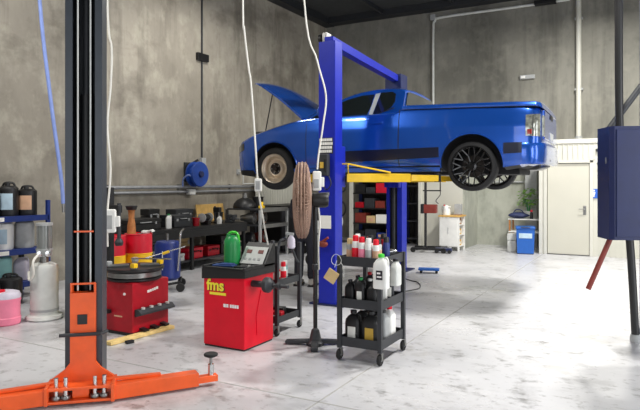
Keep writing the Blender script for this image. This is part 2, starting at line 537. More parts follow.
MB().box(.2, .26, -.06, .16, .08, .25, .01).build('upturn', 'black', t)
t = thing('washroom_sign', 'small blue sign with white figures on the ribbed white wall beside the door', 'sign', (-1.065, 14.283, 1.27))
MB().box(-.11, .11, -.008, 0, 0, .2, .002).build('sign_plate', 'sign_blue', t)
for x in (-.05, .05):
    mb = MB(); mb.lathe([(0, 0), (.018, 0), (.018, .003), (0, .003)], 14, (x, -.0085, .165), axis='Y')
    mb.prism([(x - .03, .135), (x + .03, .135), (x + .022, .08), (x + .014, .08), (x + .012, .03), (x - .012, .03), (x - .014, .08), (x - .022, .08)], -.0115, -.0085, 'XZ')
    mb.build('figure', 'ink_white', t)
t = thing('wall_hook', 'small dark cable hook on the ribbed white wall above the blue sign', 'hook', (-1.05, 14.28, 2.3))
MB().box(-.03, .03, -.03, .01, -.02, .04, .004).build('plate', 'charcoal', t)
MB().tube(smooth_path([(0, -.03, .02), (.06, -.05, 0), (.09, -.05, -.12), (.03, -.05, -.24), (.0, -.05, -.3)], 5), .012).build('cable', 'charcoal', t)

# ------------------------------------------------------------------ the blue ute
def interp(tab, x):
    if x <= tab[0][0]: return tab[0][1]
    for (a, va), (b, vb) in zip(tab, tab[1:]):
        if x <= b:
            t = (x - a) / (b - a)
            return va + (vb - va) * t
    return tab[-1][1]
WT = [(-.86, .78), (-.84, .83), (-.80, .87), (-.74, .902), (-.6, .922), (0, .932), (1.0, .925), (2.4, .925), (3.0, .925), (3.26, .905), (3.5, .86), (3.67, .79), (3.79, .68), (3.86, .50)]
TT = [(-.86, 1.03), (-.81, 1.06), (-.6, 1.078), (0, 1.105), (.96, 1.13), (1.04, 1.09), (2.3, 1.07), (2.55, 1.055), (2.75, 1.02), (2.95, .975), (3.2, .91), (3.45, .845), (3.69, .765), (3.81, .70), (3.86, .64)]
BT = [(-.86, .42), (-.80, .37), (-.6, .31), (-.4, .28), (.4, .265), (2.6, .25), (3.3, .22), (3.6, .22), (3.79, .25), (3.86, .32)]
def side_y(x, z):
    wv = interp(WT, x)
    if z < .62: g = 1 - .085 * ((.62 - z) / .36) ** 2
    else: g = 1 - .07 * ((z - .62) / .5) ** 2
    # soft waist crease
    g += .006 * math.exp(-((z - .86) / .05) ** 2)
    return wv * g
def section(x):
    b, t = interp(BT, x), interp(TT, x)
    pts = [(0, b), (.7 * interp(WT, x), b)]
    n = 16
    for i in range(n + 1):
        z = b + .03 + (t - .045 - b - .03) * i / n
        pts.append((side_y(x, z) - (.03 if i == 0 else 0), z))
    y = side_y(x, t - .045)
    pts += [(y - .008, t - .022), (y - .03, t - .005), (y - .07, t), (y * .5, t + .012), (0, t + .015)]
    return pts
def ring(x):
    h = section(x)
    return [(x, y, z) for y, z in h] + [(x, -y, z) for y, z in reversed(h[1:-1])]

CAR = thing('car', 'blue two-door utility car raised on the blue hoist, bonnet open and rear wheels black', 'car', (-2.10, 8.69, 1.50), PI + R(2))
xs = [-.86, -.84, -.82, -.80, -.77, -.74, -.68, -.6] + [-.6 + .1 * i for i in range(1, 16)] + [.94, .97, 1.0, 1.03, 1.06] + [1.1 + .12 * i for i in range(1, 11)] + [2.4, 2.5, 2.55] + [2.62 + .09 * i for i in range(12)] + [3.66, 3.70, 3.74, 3.79, 3.83, 3.86]
xs = sorted(set(round(v, 3) for v in xs))
me = MB().grid([ring(x) for x in xs], close_u=True, cap=True).mesh('tmp')
tmp = bpy.data.objects.new('tmp', me); COL.objects.link(tmp)
cut = MB()
WHX = 3.0
ARCH = []
for (cx, cz, r) in ((0, .345, .405), (WHX, .335, .395)):
    for s in (1, -1):
        cut.cyl((cx, s * .52, cz), (cx, s * 1.2, cz), r, n=48)
        ARCH.append((cx, cz, r, s))
cme = cut.mesh('cut')
co_ = bpy.data.objects.new('cut', cme); COL.objects.link(co_)
md = tmp.modifiers.new('b', 'BOOLEAN'); md.operation = 'DIFFERENCE'; md.object = co_; md.solver = 'EXACT'
dg = bpy.context.evaluated_depsgraph_get()
bme = bpy.data.meshes.new_from_object(tmp.evaluated_get(dg))
bpy.data.objects.remove(tmp); bpy.data.objects.remove(co_)
bme.materials.clear(); bme.materials.append(M['car_blue']); bme.materials.append(M['under'])
for p in bme.polygons:
    c = p.center
    p.material_index = 0
    for (cx, cz, r, s) in ARCH:
        if s * c.y > .5 and math.hypot(c.x - cx, c.z - cz) < r + .002 and (abs(p.normal.y) < .35 or abs(abs(c.y) - .52) < .02):
            if math.hypot(c.x - cx, c.z - cz) > r - .02 or abs(abs(c.y) - .52) < .02: p.material_index = 1
    if c.z < .33 and p.normal.z < -.6: p.material_index = 1
bme.shade_smooth(); bme.set_sharp_from_angle(angle=R(32))
body = bpy.data.objects.new('body', bme); COL.objects.link(body); body.parent = CAR

# wheel-arch lips
for (cx, cz, r, s) in ARCH:
    pts = []
    for i in range(33):
        a = R(-18 + 216 * i / 32)
        x, z = cx + (r + .004) * math.cos(a), cz + (r + .004) * math.sin(a)
        if z > interp(BT, x) + .02: pts.append((x, s * (side_y(x, z) + .001), z))
    MB().tube(pts, .011, 6).build('arch_lip', 'car_blue', CAR)

def sheet(f, us, vs, th):
    """thin shell over f(u,v)->point, thickness along y (outward sign s)"""
    mb = MB()
    return mb
def side_patch(name, outline, material, s, off=.004, parent=None, nx=24, nz=3, th=.004):
    """outline(t)->(x, zlo, zhi) over t 0..1 ; strip that follows the body side"""
    rows_o, rows_i = [], []
    for i in range(nx + 1):
        x, z0, z1 = outline(i / nx)
        rows_o.append([(x, s * (side_y(x, z0 + (z1 - z0) * k / nz) + off), z0 + (z1 - z0) * k / nz) for k in range(nz + 1)])
        rows_i.append([(x, s * (side_y(x, z0 + (z1 - z0) * k / nz) + off - th), z0 + (z1 - z0) * k / nz) for k in range(nz + 1)])
    rows = [o + list(reversed(n)) for o, n in zip(rows_o, rows_i)]
    return MB().grid(rows, close_u=True, cap=True).build(name, material, parent or CAR)
L2 = lambda a, b, t: a + (b - a) * t
def arch_edge(x, cx, cz, r):
    return cz + math.sqrt(max(0, r * r - (x - cx) ** 2))
for s in (1, -1):
    side_patch('side_stripe', lambda t: (L2(.425, 1.9, t), L2(.45, .40, t), L2(.585, .56, t)), 'stripe', s)
    side_patch('side_stripe', lambda t: (L2(-.41, -.64, t), L2(.48, .49, t), L2(.62, .62, t)), 'stripe', s)
    # body seams
    side_patch('panel_seam', lambda t: (L2(.985, .997, t), .27, 1.12), 'car_black', s, .0025, nx=1, nz=16)
    side_patch('panel_seam', lambda t: (L2(2.43, 2.438, t), .30, 1.03), 'car_black', s, .002, nx=1, nz=16)
    # sill skirt
    side_patch('sill', lambda t: (L2(.42, 2.66, t), .262, .32), 'car_black' if s < 0 else 'car_blue', s, .012, th=.02)
    # tail lamp wrapping the corner
    tl = side_patch('tail_lamp', lambda t: (L2(-.845, -.68, t), L2(.69, .70, t), L2(.975, .965, t)), 'lamp_clear', s, .012, nx=8, nz=6, th=.03)
    side_patch('lamp_band', lambda t: (L2(-.755, -.70, t), .72, .78), 'lamp_red', s, .015, nx=4, nz=4, th=.01, parent=tl)
    side_patch('lamp_divider', lambda t: (L2(-.77, -.76, t), .70, .955), 'car_black', s, .015, nx=1, nz=4, th=.006, parent=tl)
    MB().box(-.885, -.845, s * .78 - .09 if s > 0 else -.78, s * .78 if s > 0 else -.69, .69, .96, .012).build('reversing_lens', 'lamp_clear', tl)
    # door handle
    y = side_y(1.33, .93)
    MB().box(1.22, 1.42, s * (y + .012) - .012, s * (y + .012) + .012, .935, .965, .01).build('door_handle', 'car_blue', CAR)
# rear bumper
path = [(-.64, .924, 0, 1), (-.70, .916, 0, 1), (-.77, .89, -.35, .94), (-.85, .81, -.8, .6), (-.885, .69, -.97, .25), (-.90, .35, -1, 0), (-.905, 0, -1, 0)]
path = path + [(x, -y, nx, -ny) for x, y, nx, ny in reversed(path[:-1])]
prof = [(-.08, .345), (.0, .345), (.02, .375), (.03, .47), (.028, .57), (.01, .61), (-.08, .62)]
rows = [[(x + nx * o, y + ny * o - (.0 if abs(y) < .9 else 0), z) for o, z in prof] for x, y, nx, ny in path]
MB().grid(rows, close_u=True, cap=True).build('rear_bumper', 'car_blue', CAR)
MB().box(-.92, -.85, -.45, .45, .38, .43, .01).build('bumper_insert', 'car_black', CAR)
MB().box(-.885, -.84, -.69, .70, .66, 1.03, .015).build('tailgate', 'car_blue', CAR)
MB().box(-.895, -.88, -.15, .15, .96, 1.02, .006).build('tailgate_handle', 'car_black', CAR)
MB().box(-.895, -.88, -.19, .19, .68, .78, .004).build('number_plate', 'lightgrey', CAR)
# tonneau lid over the tray
prof = [(-.895, 1.112), (-.905, 1.13), (-.895, 1.16), (-.86, 1.172), (-.4, 1.188), (0, 1.192), (.4, 1.188), (.86, 1.172), (.895, 1.16), (.905, 1.13), (.895, 1.112)]
rows = []
for x, k, dz in ((-.87, .92, -.03), (-.845, .955, -.012), (-.79, .98, 0), (-.5, 1, .004), (.2, 1, .004), (.9, .99, 0), (.95, .985, -.004)):
    rows.append([(x, y * k, 1.118 + (z - 1.118) * (1 if dz > -.02 else .5) + dz * .8 + .006 - .026 * (.95 - x)) for y, z in prof])
MB().grid(rows, close_u=True, cap=True).build('tonneau_cover', 'car_blue', CAR)
MB().grid([[(x, y, z0 - .026 * (.95 - x)) for y, z0 in ((-.875, 1.112), (.875, 1.112), (.875, 1.126), (-.875, 1.126))] for x in (-.80, 0, .94)], close_u=True, cap=True).build('tonneau_seal', 'car_black', CAR)

# cab
ZT = [(.97, 1.40), (.99, 1.435), (1.06, 1.455), (1.2, 1.468), (1.45, 1.468), (1.65, 1.445), (1.85, 1.395), (2.0, 1.335), (2.2, 1.235), (2.4, 1.13), (2.55, 1.055), (2.62, 1.02)]
def cab_y(z): return .865 - max(0, z - 1.0) * .48
def cab_ring(x):
    t = interp(ZT, x)
    yt = cab_y(t)
    e = min(.05, (t - 1.0) * .4)
    h = [(0, .98), (cab_y(.98), .98), (cab_y(1.02), min(1.02, t - e))]
    for i in range(1, 6):
        z = 1.0 + (t - e - 1.0) * i / 5
        h.append((cab_y(z), z))
    h += [(cab_y(t - e) - .018, t - e * .4), (cab_y(t - e) - .06, t - e * .08), (cab_y(t - e) - .14, t + .008), (.25, t + .025), (0, t + .028)]
    return [(x, y, z) for y, z in h] + [(x, -y, z) for y, z in reversed(h[1:-1])]
MB().grid([cab_ring(x) for x in (.97, .985, 1.0, 1.03, 1.06, 1.12, 1.2, 1.3, 1.45, 1.55, 1.65, 1.75, 1.85, 1.93, 2.0, 2.1, 2.2, 2.3, 2.4, 2.5, 2.55, 2.61)], close_u=True, cap=True).build('cab', 'car_blue', CAR, 30)
def cab_panel(name, poly, material, s, off=.006, th=.012, parent=None):
    A = [(x, s * (cab_y(z) + off), z) for x, z in poly]
    B = [(x, s * (cab_y(z) + off - th), z) for x, z in poly]
    return MB().grid([A, B], close_u=True, cap=True).build(name, material, parent or CAR)
for s in (1, -1):
    cab_panel('door_window', [(1.50, 1.035), (1.455, 1.2), (1.435, 1.385), (1.62, 1.378), (1.82, 1.335), (2.0, 1.27), (2.2, 1.17), (2.38, 1.075), (2.36, 1.04)], 'glass_dark', s)
    cab_panel('pillar_reflection', [(1.47, 1.05), (1.415, 1.39), (1.345, 1.40), (1.415, 1.06)], 'pillar_shine', s, .007)  # pale strip between the windows: pillar reflection put into the colour
    cab_panel('quarter_window', [(1.405, 1.075), (1.335, 1.405), (1.16, 1.405), (1.105, 1.37), (1.10, 1.25), (1.14, 1.17), (1.25, 1.11)], 'glass_dark', s)
    cab_panel('window_moulding', [(1.09, 1.155), (1.40, 1.055), (2.4, 1.02), (2.4, 1.035), (1.40, 1.07), (1.10, 1.17)], 'car_black', s, .005)
    # mirror
    mbm = MB().box(2.02, 2.17, s * .93 if s > 0 else -1.10, 1.10 if s > 0 else -.93, 1.06, 1.19, .035, seg=3)
    mo = mbm.build('door_mirror', 'car_blue', CAR)
    MB().bar((2.14, s * .85, 1.06), (2.1, s * .95, 1.09), .05, .03, .008).build('mirror_arm', 'car_black', mo)
# windscreen and rear window
def wz(x): return interp(ZT, x)
A = []
for i in range(7):
    x = 1.78 + (2.50 - 1.78) * i / 6
    hw = cab_y(wz(x)) - .12 + .03 * i / 6
    A.append([(x, -hw, wz(x) + .022), (x, -hw * .5, wz(x) + .034), (x, 0, wz(x) + .038), (x, hw * .5, wz(x) + .034), (x, hw, wz(x) + .022)])
MB().grid(A).build('windscreen', 'glass_dark', CAR)
MB().prism([(-.70, 1.17), (.70, 1.17), (.60, 1.39), (.5, 1.405), (-.5, 1.405), (-.60, 1.39)], .955, .975, 'YZ').build('rear_window', 'glass_dark', CAR)
# raised bonnet
ang = R(35)
def bon(u, v, off):
    x = 1.19 * u
    hw = (.80 - .10 * u) * (1 if u < .8 else math.sqrt(max(.02, 1 - ((u - .8) / .2) ** 2 * .35)))
    y = v * hw
    z = .05 * (1 - v * v) + .03 * math.sin(u * PI) - .05 * max(0, (u - .8) / .2) ** 2 + off
    X = 2.55 + x * math.cos(ang) - z * math.sin(ang)
    Z = 1.085 + x * math.sin(ang) + z * math.cos(ang)
    return (X, y, Z)
nu, nv = 16, 14
rows = []
for i in range(nu + 1):
    u = i / nu
    rows.append([bon(u, -1 + 2 * k / nv, 0) for k in range(nv + 1)] + [bon(u, 1 - 2 * k / nv, -.03) for k in range(nv + 1)])
bonnet = MB().grid(rows, close_u=True, cap=True).build('bonnet', 'car_blue', CAR)
MB().tube([bon(.12, -.75, -.045), bon(.9, -.6, -.045), bon(.9, .6, -.045), bon(.12, .75, -.045)], .02, 6).build('bonnet_brace', 'navy', bonnet)
MB().cyl((3.22, .80, .88), bon(.72, .72, -.03), .009, n=8).build('bonnet_prop', 'car_black', CAR)
# engine bay edge and grille
MB().box(2.62, 3.5, -.66, .66, .80, .93, .03).build('engine_cover', 'car_black', CAR)
MB().prism([(-.48, .40), (.48, .40), (.42, .56), (-.42, .56)], 3.845, 3.875, 'YZ').build('grille', 'car_black', CAR)
for s in (1, -1):
    hl = side_patch('head_lamp', lambda t: (L2(3.60, 3.79, t), L2(.62, .58, t), L2(.74, .68, t)), 'glass_dark', s, .006, nx=6, nz=4, th=.02)
side_patch('front_skirt', lambda t: (L2(3.42, 3.77, t), L2(.20, .24, t), L2(.30, .31, t)), 'car_black', 1, .012, nx=8, th=.03)
side_patch('front_skirt', lambda t: (L2(3.42, 3.77, t), L2(.20, .24, t), L2(.30, .31, t)), 'car_black', -1, .012, nx=8, th=.03)
# underneath
MB().box(-.55, 3.5, -.5, .5, .22, .30, .02).build('floor_pan', 'under', CAR)
MB().cyl((0, -.62, .33), (0, .62, .33), .05, n=12).build('rear_axle', 'under', CAR)
mb = MB().tube(smooth_path([(-.8, -.5, .36), (-.6, -.5, .31), (.3, -.25, .25), (1.8, -.2, .24)], 5), .032, 10)
mb.build('exhaust_pipe', 'steel', CAR)
MB().lathe([(0, -.25), (.09, -.23), (.11, -.18), (.11, .18), (.09, .23), (0, .25)], 16, (-.5, -.1, .40), axis='X').build('muffler', 'under', CAR)
# wheels
def wheel(cx, cz, s, rear):
    yo = s * .90
    Rr = .325
    if rear:
        ro, wd = .272, .24
        prof = [(ro, 0), (ro + .012, .004), (Rr - .02, .012), (Rr - .004, .03), (Rr, .06), (Rr, wd - .06), (Rr - .004, wd - .03), (Rr - .02, wd - .012), (ro + .01, wd), (ro, wd - .004), (ro - .012, wd - .02), (ro - .012, .02)]
    else:
        ro, wd = .215, .22
        prof = [(ro, .01), (ro + .03, 0), (Rr - .05, -.004), (Rr - .02, .012), (Rr - .003, .035), (Rr, .06), (Rr, wd - .06), (Rr - .02, wd - .012), (ro + .03, wd), (ro, wd - .01), (ro - .012, wd - .02), (ro - .012, .02)]
    mt = Matrix.Translation((cx, yo, cz)) @ Matrix.Rotation(s * PI / 2, 4, 'X')  # local +z -> inboard
    ty = MB().lathe(prof, 56, mtx=mt, loop=True).build('tyre', 'tyre', CAR)
    if rear:
        mb = MB().lathe([(ro, .0), (ro + .004, .006), (ro - .002, .02), (ro - .02, .03), (ro - .03, .18), (ro - .012, .2), (ro - .012, .21), (ro - .024, .21), (ro - .042, .17), (ro - .034, .03), (ro - .018, .012), (ro - .012, .0)], 48, mtx=mt, loop=True)
        rim = mb.build('rim', 'rim_black', ty)
        hubm = MB().lathe([(0, .02), (.03, .02), (.035, .028), (.062, .034), (.075, .05), (.07, .09), (0, .09)], 24, mtx=mt).build('hub', 'rim_black', ty)
        mb = MB()
        def sp(a, r, z): return mt @ Vector((r * math.cos(a), r * math.sin(a), z))
        for k in range(10):
            a = 2 * PI * k / 10
            mb.bar(sp(a, .055, .045), sp(a, .15, .04), .017, .02, .004)
            for q in (-1, 1):
                mb.bar(sp(a, .14, .04), sp(a + q * .20, ro - .016, .022), .015, .02, .004)
        mb.build('spokes', 'rim_black', ty)
        MB().lathe([(.06, .13), (.145, .13), (.145, .15), (.06, .15)], 32, mtx=mt, loop=True).build('brake_disc', 'hub', ty)
    else:
        mb = MB().lathe([(ro + .008, -.004), (ro + .012, .004), (ro - .006, .012), (ro - .028, .03), (ro - .04, .06), (ro - .05, .085), (.14, .085), (.125, .06), (.105, .045), (.085, .05), (.06, .062), (.045, .062), (.045, .09), (.13, .10), (ro - .03, .11), (ro - .01, .03), (ro + .004, .008)], 48, mtx=mt, loop=True)
        mb.build('rim', 'rim_steel', ty)
        MB().lathe([(0, .02), (.028, .02), (.036, .03), (.04, .06), (.044, .075), (0, .075)], 20, mtx=mt).build('hub', 'hub', ty)
        mb = MB()
        mb.lathe([(.046, .06), (.09, .046), (.09, .06), (.046, .07)], 32, mtx=mt, loop=True)
        mb.build('hub_plate', 'hub', ty)
        for k in range(5):
            a = 2 * PI * k / 5
            c = mt @ Vector((.068 * math.cos(a), .068 * math.sin(a), .045)); c2 = mt @ Vector((.068 * math.cos(a), .068 * math.sin(a), .065))
            MB().cyl(c, c2, .011, n=6).build('wheel_nut', 'steel', ty)
for s in (1, -1):
    wheel(0, .325, s, True)
    wheel(WHX, .325, s, False)

# ------------------------------------------------------------------ blue two-post hoist
LIFT = thing('two_post_hoist', 'blue two-post hoist with yellow arms holding up the blue car', 'car hoist', (-.04, 0, 0))
MB().box(-3.82, -3.57, 6.92, 7.13, 0.02, 3.47, .012).build('post', 'hoist_blue', LIFT)
MB().box(-3.95, -3.44, 6.90, 7.25, 0, .025, .004).build('base_plate', 'navy', LIFT)
for x in (-3.88, -3.51):
    MB().cyl((x, 6.94, .02), (x, 6.94, .07), .014, n=8).build('anchor_bolt', 'steel', LIFT)
post2 = MB().prism([(-4.23, 10.22), (-4.17, 10.22), (-4.17, 10.25), (-4.20, 10.25), (-4.20, 10.42), (-3.96, 10.42), (-3.96, 10.25), (-4.02, 10.25), (-4.02, 10.22), (-3.93, 10.22), (-3.93, 10.46), (-4.23, 10.46)], .02, 3.45)
post2.build('post', 'hoist_blue', LIFT)
MB().box(-4.195, -3.965, 10.26, 10.4, .03, 3.4).build('carriage_slide', 'black', LIFT)
MB().cyl((-4.095, 10.25, .1), (-4.095, 10.25, 3.3), .035, n=12).build('lift_cylinder', 'charcoal', LIFT)
MB().box(-4.34, -3.82, 10.15, 10.6, 0, .025, .004).build('base_plate', 'navy', LIFT)
# overhead beam
MB().bar((-3.68, 6.95, 3.475), (-4.07, 10.38, 3.5), .13, .12, .01).build('overhead_beam', 'hoist_blue', LIFT)
MB().box(-3.79, -3.72, 6.96, 7.1, 3.46, 3.6, .01).build('pulley_bracket', 'steel', LIFT)
MB().lathe([(0, -.02), (.06, -.02), (.06, .02), (0, .02)], 20, (-3.83, 7.02, 3.53), axis='X').build('pulley', 'black', LIFT)
MB().box(-4.24, -3.92, 10.16, 10.48, 3.30, 3.58, .02).build('crosshead_cover', 'navy', LIFT)
# limit bar hanging off the beam
# control box, labels, notice and lock-out on the near post
cb = MB().box(-3.775, -3.64, 6.83, 6.92, 1.70, 1.985, .015).build('control_box', 'charcoal', LIFT)
MB().box(-3.745, -3.69, 6.82, 6.832, 1.80, 1.88, .004).build('control_button', 'label_gold', cb)
MB().box(-3.68, -3.66, 6.815, 6.832, 1.76, 1.92, .004).build('cover_strip', 'black', cb)
wl = MB().box(-3.805, -3.60, 6.914, 6.921, 1.99, 2.20, .002).build('warning_label', 'ink_dark', LIFT)
for i in range(4):
    z = 2.005 + i * .05
    mb = MB()
    x = -3.80
    k = 0
    while x < -3.62:
        wd = random.uniform(.018, .03)
        mb.box(x, min(x + wd, -3.605), 6.9105, 6.915, z, z + .036, .001); x += wd + .005
    mb.build('label_row', 'label_white', wl)
MB().box(-3.80, -3.63, 6.914, 6.921, 1.01, 1.18, .002).build('notice_sheet', 'label_white', LIFT)
rk = MB(); rk.sph((-3.73, 6.88, .81), (.075, .04, .045)); rk.bar((-3.75, 6.87, .83), (-3.64, 6.86, .90), .03, .03, .008)
rk.build('release_handle', 'rust_red', LIFT)
MB().tube(smooth_path([(-3.64, 6.87, 1.70), (-3.6, 6.86, 1.6), (-3.66, 6.86, 1.52), (-3.72, 6.88, 1.56)], 5), .008).build('control_lead', 'black', LIFT)
# carriages and arms
MB().box(-3.84, -3.60, 7.13, 7.28, 1.55, 2.1, .01).build('carriage', 'hoist_blue', LIFT)
MB().box(-4.22, -3.94, 10.08, 10.22, 1.52, 2.3, .01).build('carriage', 'hoist_blue', LIFT)
def arm(p0, p1, p2, col='yellow'):
    a = MB().bar(p0, p1, .12, .115, .008).build('lift_arm', col, LIFT)
    MB().bar(p1, p2, .09, .085, .006).build('arm_extension', col, a)
    x, y, z = p2
    MB().cyl((x, y, z - .05), (x, y, z + .072), .045, n=16).build('arm_pad', 'black', a)
    return a
a1 = arm((-3.56, 7.24, 1.675), (-2.80, 7.62, 1.675), (-2.5, 7.86, 1.67))
arm((-3.80, 7.24, 1.675), (-4.35, 7.70, 1.675), (-4.55, 7.95, 1.67))
arm((-3.95, 10.1, 1.675), (-3.0, 9.75, 1.675), (-2.6, 9.5, 1.67))
arm((-4.1, 10.1, 1.675), (-4.5, 9.8, 1.675), (-4.7, 9.5, 1.67))
MB().tube([(-3.62, 7.15, 1.86), (-3.50, 7.15, 1.86), (-3.50, 7.16, 1.73), (-3.50, 7.17, 1.86), (-3.0, 7.42, 1.745)], .012, 8).build('arm_guard', 'yellow', LIFT)

# ------------------------------------------------------------------ near hoist column with orange carriage
HC = thing('hoist_column', 'tall dark grey hoist column with an orange carriage and orange floor arms', 'car hoist', (-3.76, 3.10, 0), R(42.5))
MB().prism([(-.132, 0), (-.08, 0), (-.08, .03), (-.112, .03), (-.112, .29), (.112, .29), (.112, .03), (.08, .03), (.08, 0), (.132, 0), (.132, .31), (-.132, .31)], .012, 4.2).build('column', 'hoist_dark', HC)
MB().box(-.2, .2, -.04, .4, 0, .012).build('base_plate', 'orange', HC)
MB().cyl((0, .17, .3), (0, .17, 2.3), .05, n=18).build('lift_cylinder', 'black', HC)
MB().cyl((0, .17, 2.3), (0, .17, 4.1), .032, n=18).build('piston_rod', 'charcoal', HC)
for x in (-.044, .046):
    MB().cyl((x, .012, .80), (x, .012, 4.15), .0065, n=8).build('lift_cable', 'offwhite', HC)
MB().box(-.07, .07, .0, .02, 1.24, 1.252).build('cable_spacer', 'orange', HC)
ca = MB().prism([(-.09, .79), (-.09, .27), (-.13, .22), (-.22, .155), (-.22, .11), (.22, .11), (.22, .155), (.13, .22), (.09, .27), (.09, .79)], -.045, -.01, 'XZ').build('carriage', 'orange', HC)
mb = MB(); mb.box(-.09, -.076, -.04, .05, .79, .855, .003); mb.box(.076, .09, -.04, .05, .79, .855, .003); mb.box(-.09, .09, -.042, -.03, .85, .865, .003)
mb.build('carriage_rail', 'orange', ca)
MB().box(-.038, .032, -.052, -.044, .555, .63, .004).build('latch_plate', 'black', ca)
MB().box(-.09, .09, -.03, .05, .11, .79, .006).build('carriage_tube', 'orange', ca)
MB().box(-.22, .22, -.20, .02, .02, .04, .004).build('lower_plate', 'orange', ca)
MB().box(-.22, .22, -.20, .02, .115, .135, .004).build('upper_plate', 'orange', ca)
MB().box(-.06, .06, -.15, -.03, .04, .115, .01).build('spacer_block', 'orange', ca)
MB().box(-.24, -.215, -.21, .02, .015, .145, .004).build('end_plate', 'orange', ca)
MB().box(.215, .24, -.21, .02, .015, .145, .004).build('end_plate', 'orange', ca)
for x in (-.165, -.10, .10, .165):
    MB().cyl((x, -.16, .03), (x, -.16, .20), .016, n=12).build('arm_pin', 'chrome', ca)
    MB().lathe([(0, 0), (.03, 0), (.034, .012), (.03, .024), (0, .024)], 12, (x, -.16, .045)).build('pin_collar', 'steel', ca)
MB().tube([(-.16, -.07, .485), (.13, -.07, .485), (.17, -.02, .49)], .014, 8).build('restraint_bar', 'charcoal', HC)
def floor_arm(x0, y0, angd, L, pad):
    a = R(angd)
    dx, dy = math.cos(a), math.sin(a)
    s = 1
    o = MB().bar((x0, y0, .07), (x0 + dx * L, y0 + dy * L, .07), .11, .105, .006).build('floor_arm', 'orange', HC)
    MB().bar((x0 + dx * (L - .05), y0 + dy * (L - .05), .055), (x0 + dx * (L + .16), y0 + dy * (L + .16), .055), .07, .05, .004).build('arm_extension', 'orange', o)
    MB().bar((x0 - dx * .05, y0 - dy * .02 + .06, .14), (x0 + dx * L * .55, y0 + dy * L * .55 + .04, .13), .05, .02, .003).build('arm_gusset', 'orange', o)
    if pad:
        px, py = x0 + dx * (L + .11), y0 + dy * (L + .11)
        sc = MB().cyl((px, py, .03), (px, py, .165), .024, n=16).build('pad_sleeve', 'chrome', o)
        MB().cyl((px, py, .16), (px, py, .225), .012, n=12).build('pad_screw', 'steel', o)
        MB().lathe([(0, 0), (.03, 0), (.055, .012), (.056, .026), (.05, .032), (0, .032)], 24, (px, py, .22)).build('arm_pad', 'black_soft', o)
    else:
        MB().lathe([(0, 0), (.05, 0), (.056, .03), (0, .03)], 24, (x0 + dx * (L + .11), y0 + dy * (L + .11), .08)).build('arm_pad', 'black_soft', o)
floor_arm(.22, -.13, 13.5, .64, True)
floor_arm(-.22, -.14, 191.5, .9, False)

# ------------------------------------------------------------------ right: column, cabinet, pole
t = thing('support_column', 'grey-blue steel column at the right edge behind the navy cabinet', 'column', (-.12, 7.14, 0), 0)
MB().box(0, .28, 0, .28, 0.02, 3.7, .012).build('post', 'colgrey', t)
MB().box(-.06, .34, -.06, .34, 0, .02, .004).build('base_plate', 'colgrey', t)
t = thing('steel_cabinet', 'navy blue steel cabinet hung on the column at right with a red-brown lever below', 'cabinet', (-.335, 6.07, 1.09), R(24))
MB().prism([(0, .035), (.035, 0), (.62, 0), (.62, .32), (0, .32)], 0, 1.04).build('body', 'navy', t)
MB().box(.05, .61, -.012, .0, .03, 1.01, .004).build('door', 'navy', t)
MB().box(-.005, .012, .10, .12, .70, .76, .003).build('hinge', 'steel', t)
MB().box(.50, .60, .32, .92, .4, .46, .006).build('mounting_arm', 'charcoal', t)
MB().cyl((.05, .14, .0), (-.15, .14, -.475), .024, n=14).build('lever', 'rust_red', t)
t = thing('prop_pole', 'tall black pole with a grey rubber foot standing behind the navy cabinet', 'pole', (0, 0, 0))
MB().tube(smooth_path([(-.15, 6.86, .03), (-.20, 6.83, 1.0), (-.285, 6.78, 1.95), (-.30, 6.77, 3.4), (-.30, 6.77, 4.2)], 6), .038, 14).build('pole', 'black', t)
MB().lathe([(0, 0), (.05, 0), (.055, .02), (.05, .07), (.04, .08), (0, .08)], 18, (-.15, 6.86, 0)).build('foot', 'lightgrey', t)
MB().cyl((-.40, 6.87, 2.16), (-.10, 7.05, 2.62), .032, n=14).build('brace', 'charcoal', t)

# ------------------------------------------------------------------ red wheel balancer
t = thing('wheel_balancer', 'red wheel balancer cabinet with black tray top, tilted panel and side spindle', 'wheel balancer', (-3.65, 4.9, 0))
mb = MB(); mb.box(-.25, .25, -.25, .25, .015, .70, .012)
mb.build('cabinet', 'red', t)
MB().box(-.24, .24, -.24, .24, 0, .016).build('plinth', 'black', t)
mb = MB(); mb.prism([(-.262, .665), (.262, .70), (.262, .765), (.2, .775), (-.2, .775), (-.262, .765)], -.262, .262, 'XZ')
mb.build('tray_top', 'black', t)
mb = MB()
mb.box(-.262, -.235, -.262, .262, .765, .80, .006); mb.box(.235, .262, -.262, .262, .765, .80, .006)
mb.box(-.235, .235, -.262, -.235, .765, .79, .006); mb.box(-.235, .235, .235, .262, .765, .82, .006)
mb.build('tray_rim', 'black', t)
pn = MB().prism([(.06, .775), (.262, .775), (.262, .98), (.225, .995)], -.05, .262, 'YZ').build('panel_housing', 'black', t)
pm = face_mtx((-.04, .065, .79), (1, 0, 0), (0, .155, .215))
MB().box(0, .28, 0, .20, 0, .008, .003, pm).build('display_panel', 'offwhite', pn)
for x in (.04, .18):
    MB().box(x, x + .06, .12, .16, .006, .014, .003, pm).build('readout', 'rust_red', pn)
for k in range(4):
    MB().box(.04 + k * .055, .07 + k * .055, .04, .065, .006, .013, .003, pm).build('button', 'lightgrey', pn)
sp = MB().cyl((.2, -.12, .635), (.42, -.12, .635), .032, n=20).build('spindle', 'charcoal', t)
MB().lathe([(0, 0), (.07, 0), (.075, .01), (.075, .045), (.05, .06), (.035, .09), (0, .09)], 24, (.40, -.12, .635), axis='X').build('flange', 'charcoal', sp)
MB().cyl((.47, -.12, .635), (.66, -.12, .635), .018, n=16).build('threaded_shaft', 'charcoal', sp)
MB().lathe([(0, 0), (.025, 0), (.032, .01), (.032, .04), (0, .045)], 18, (.53, -.12, .635), axis='X').build('wing_nut', 'charcoal', sp)
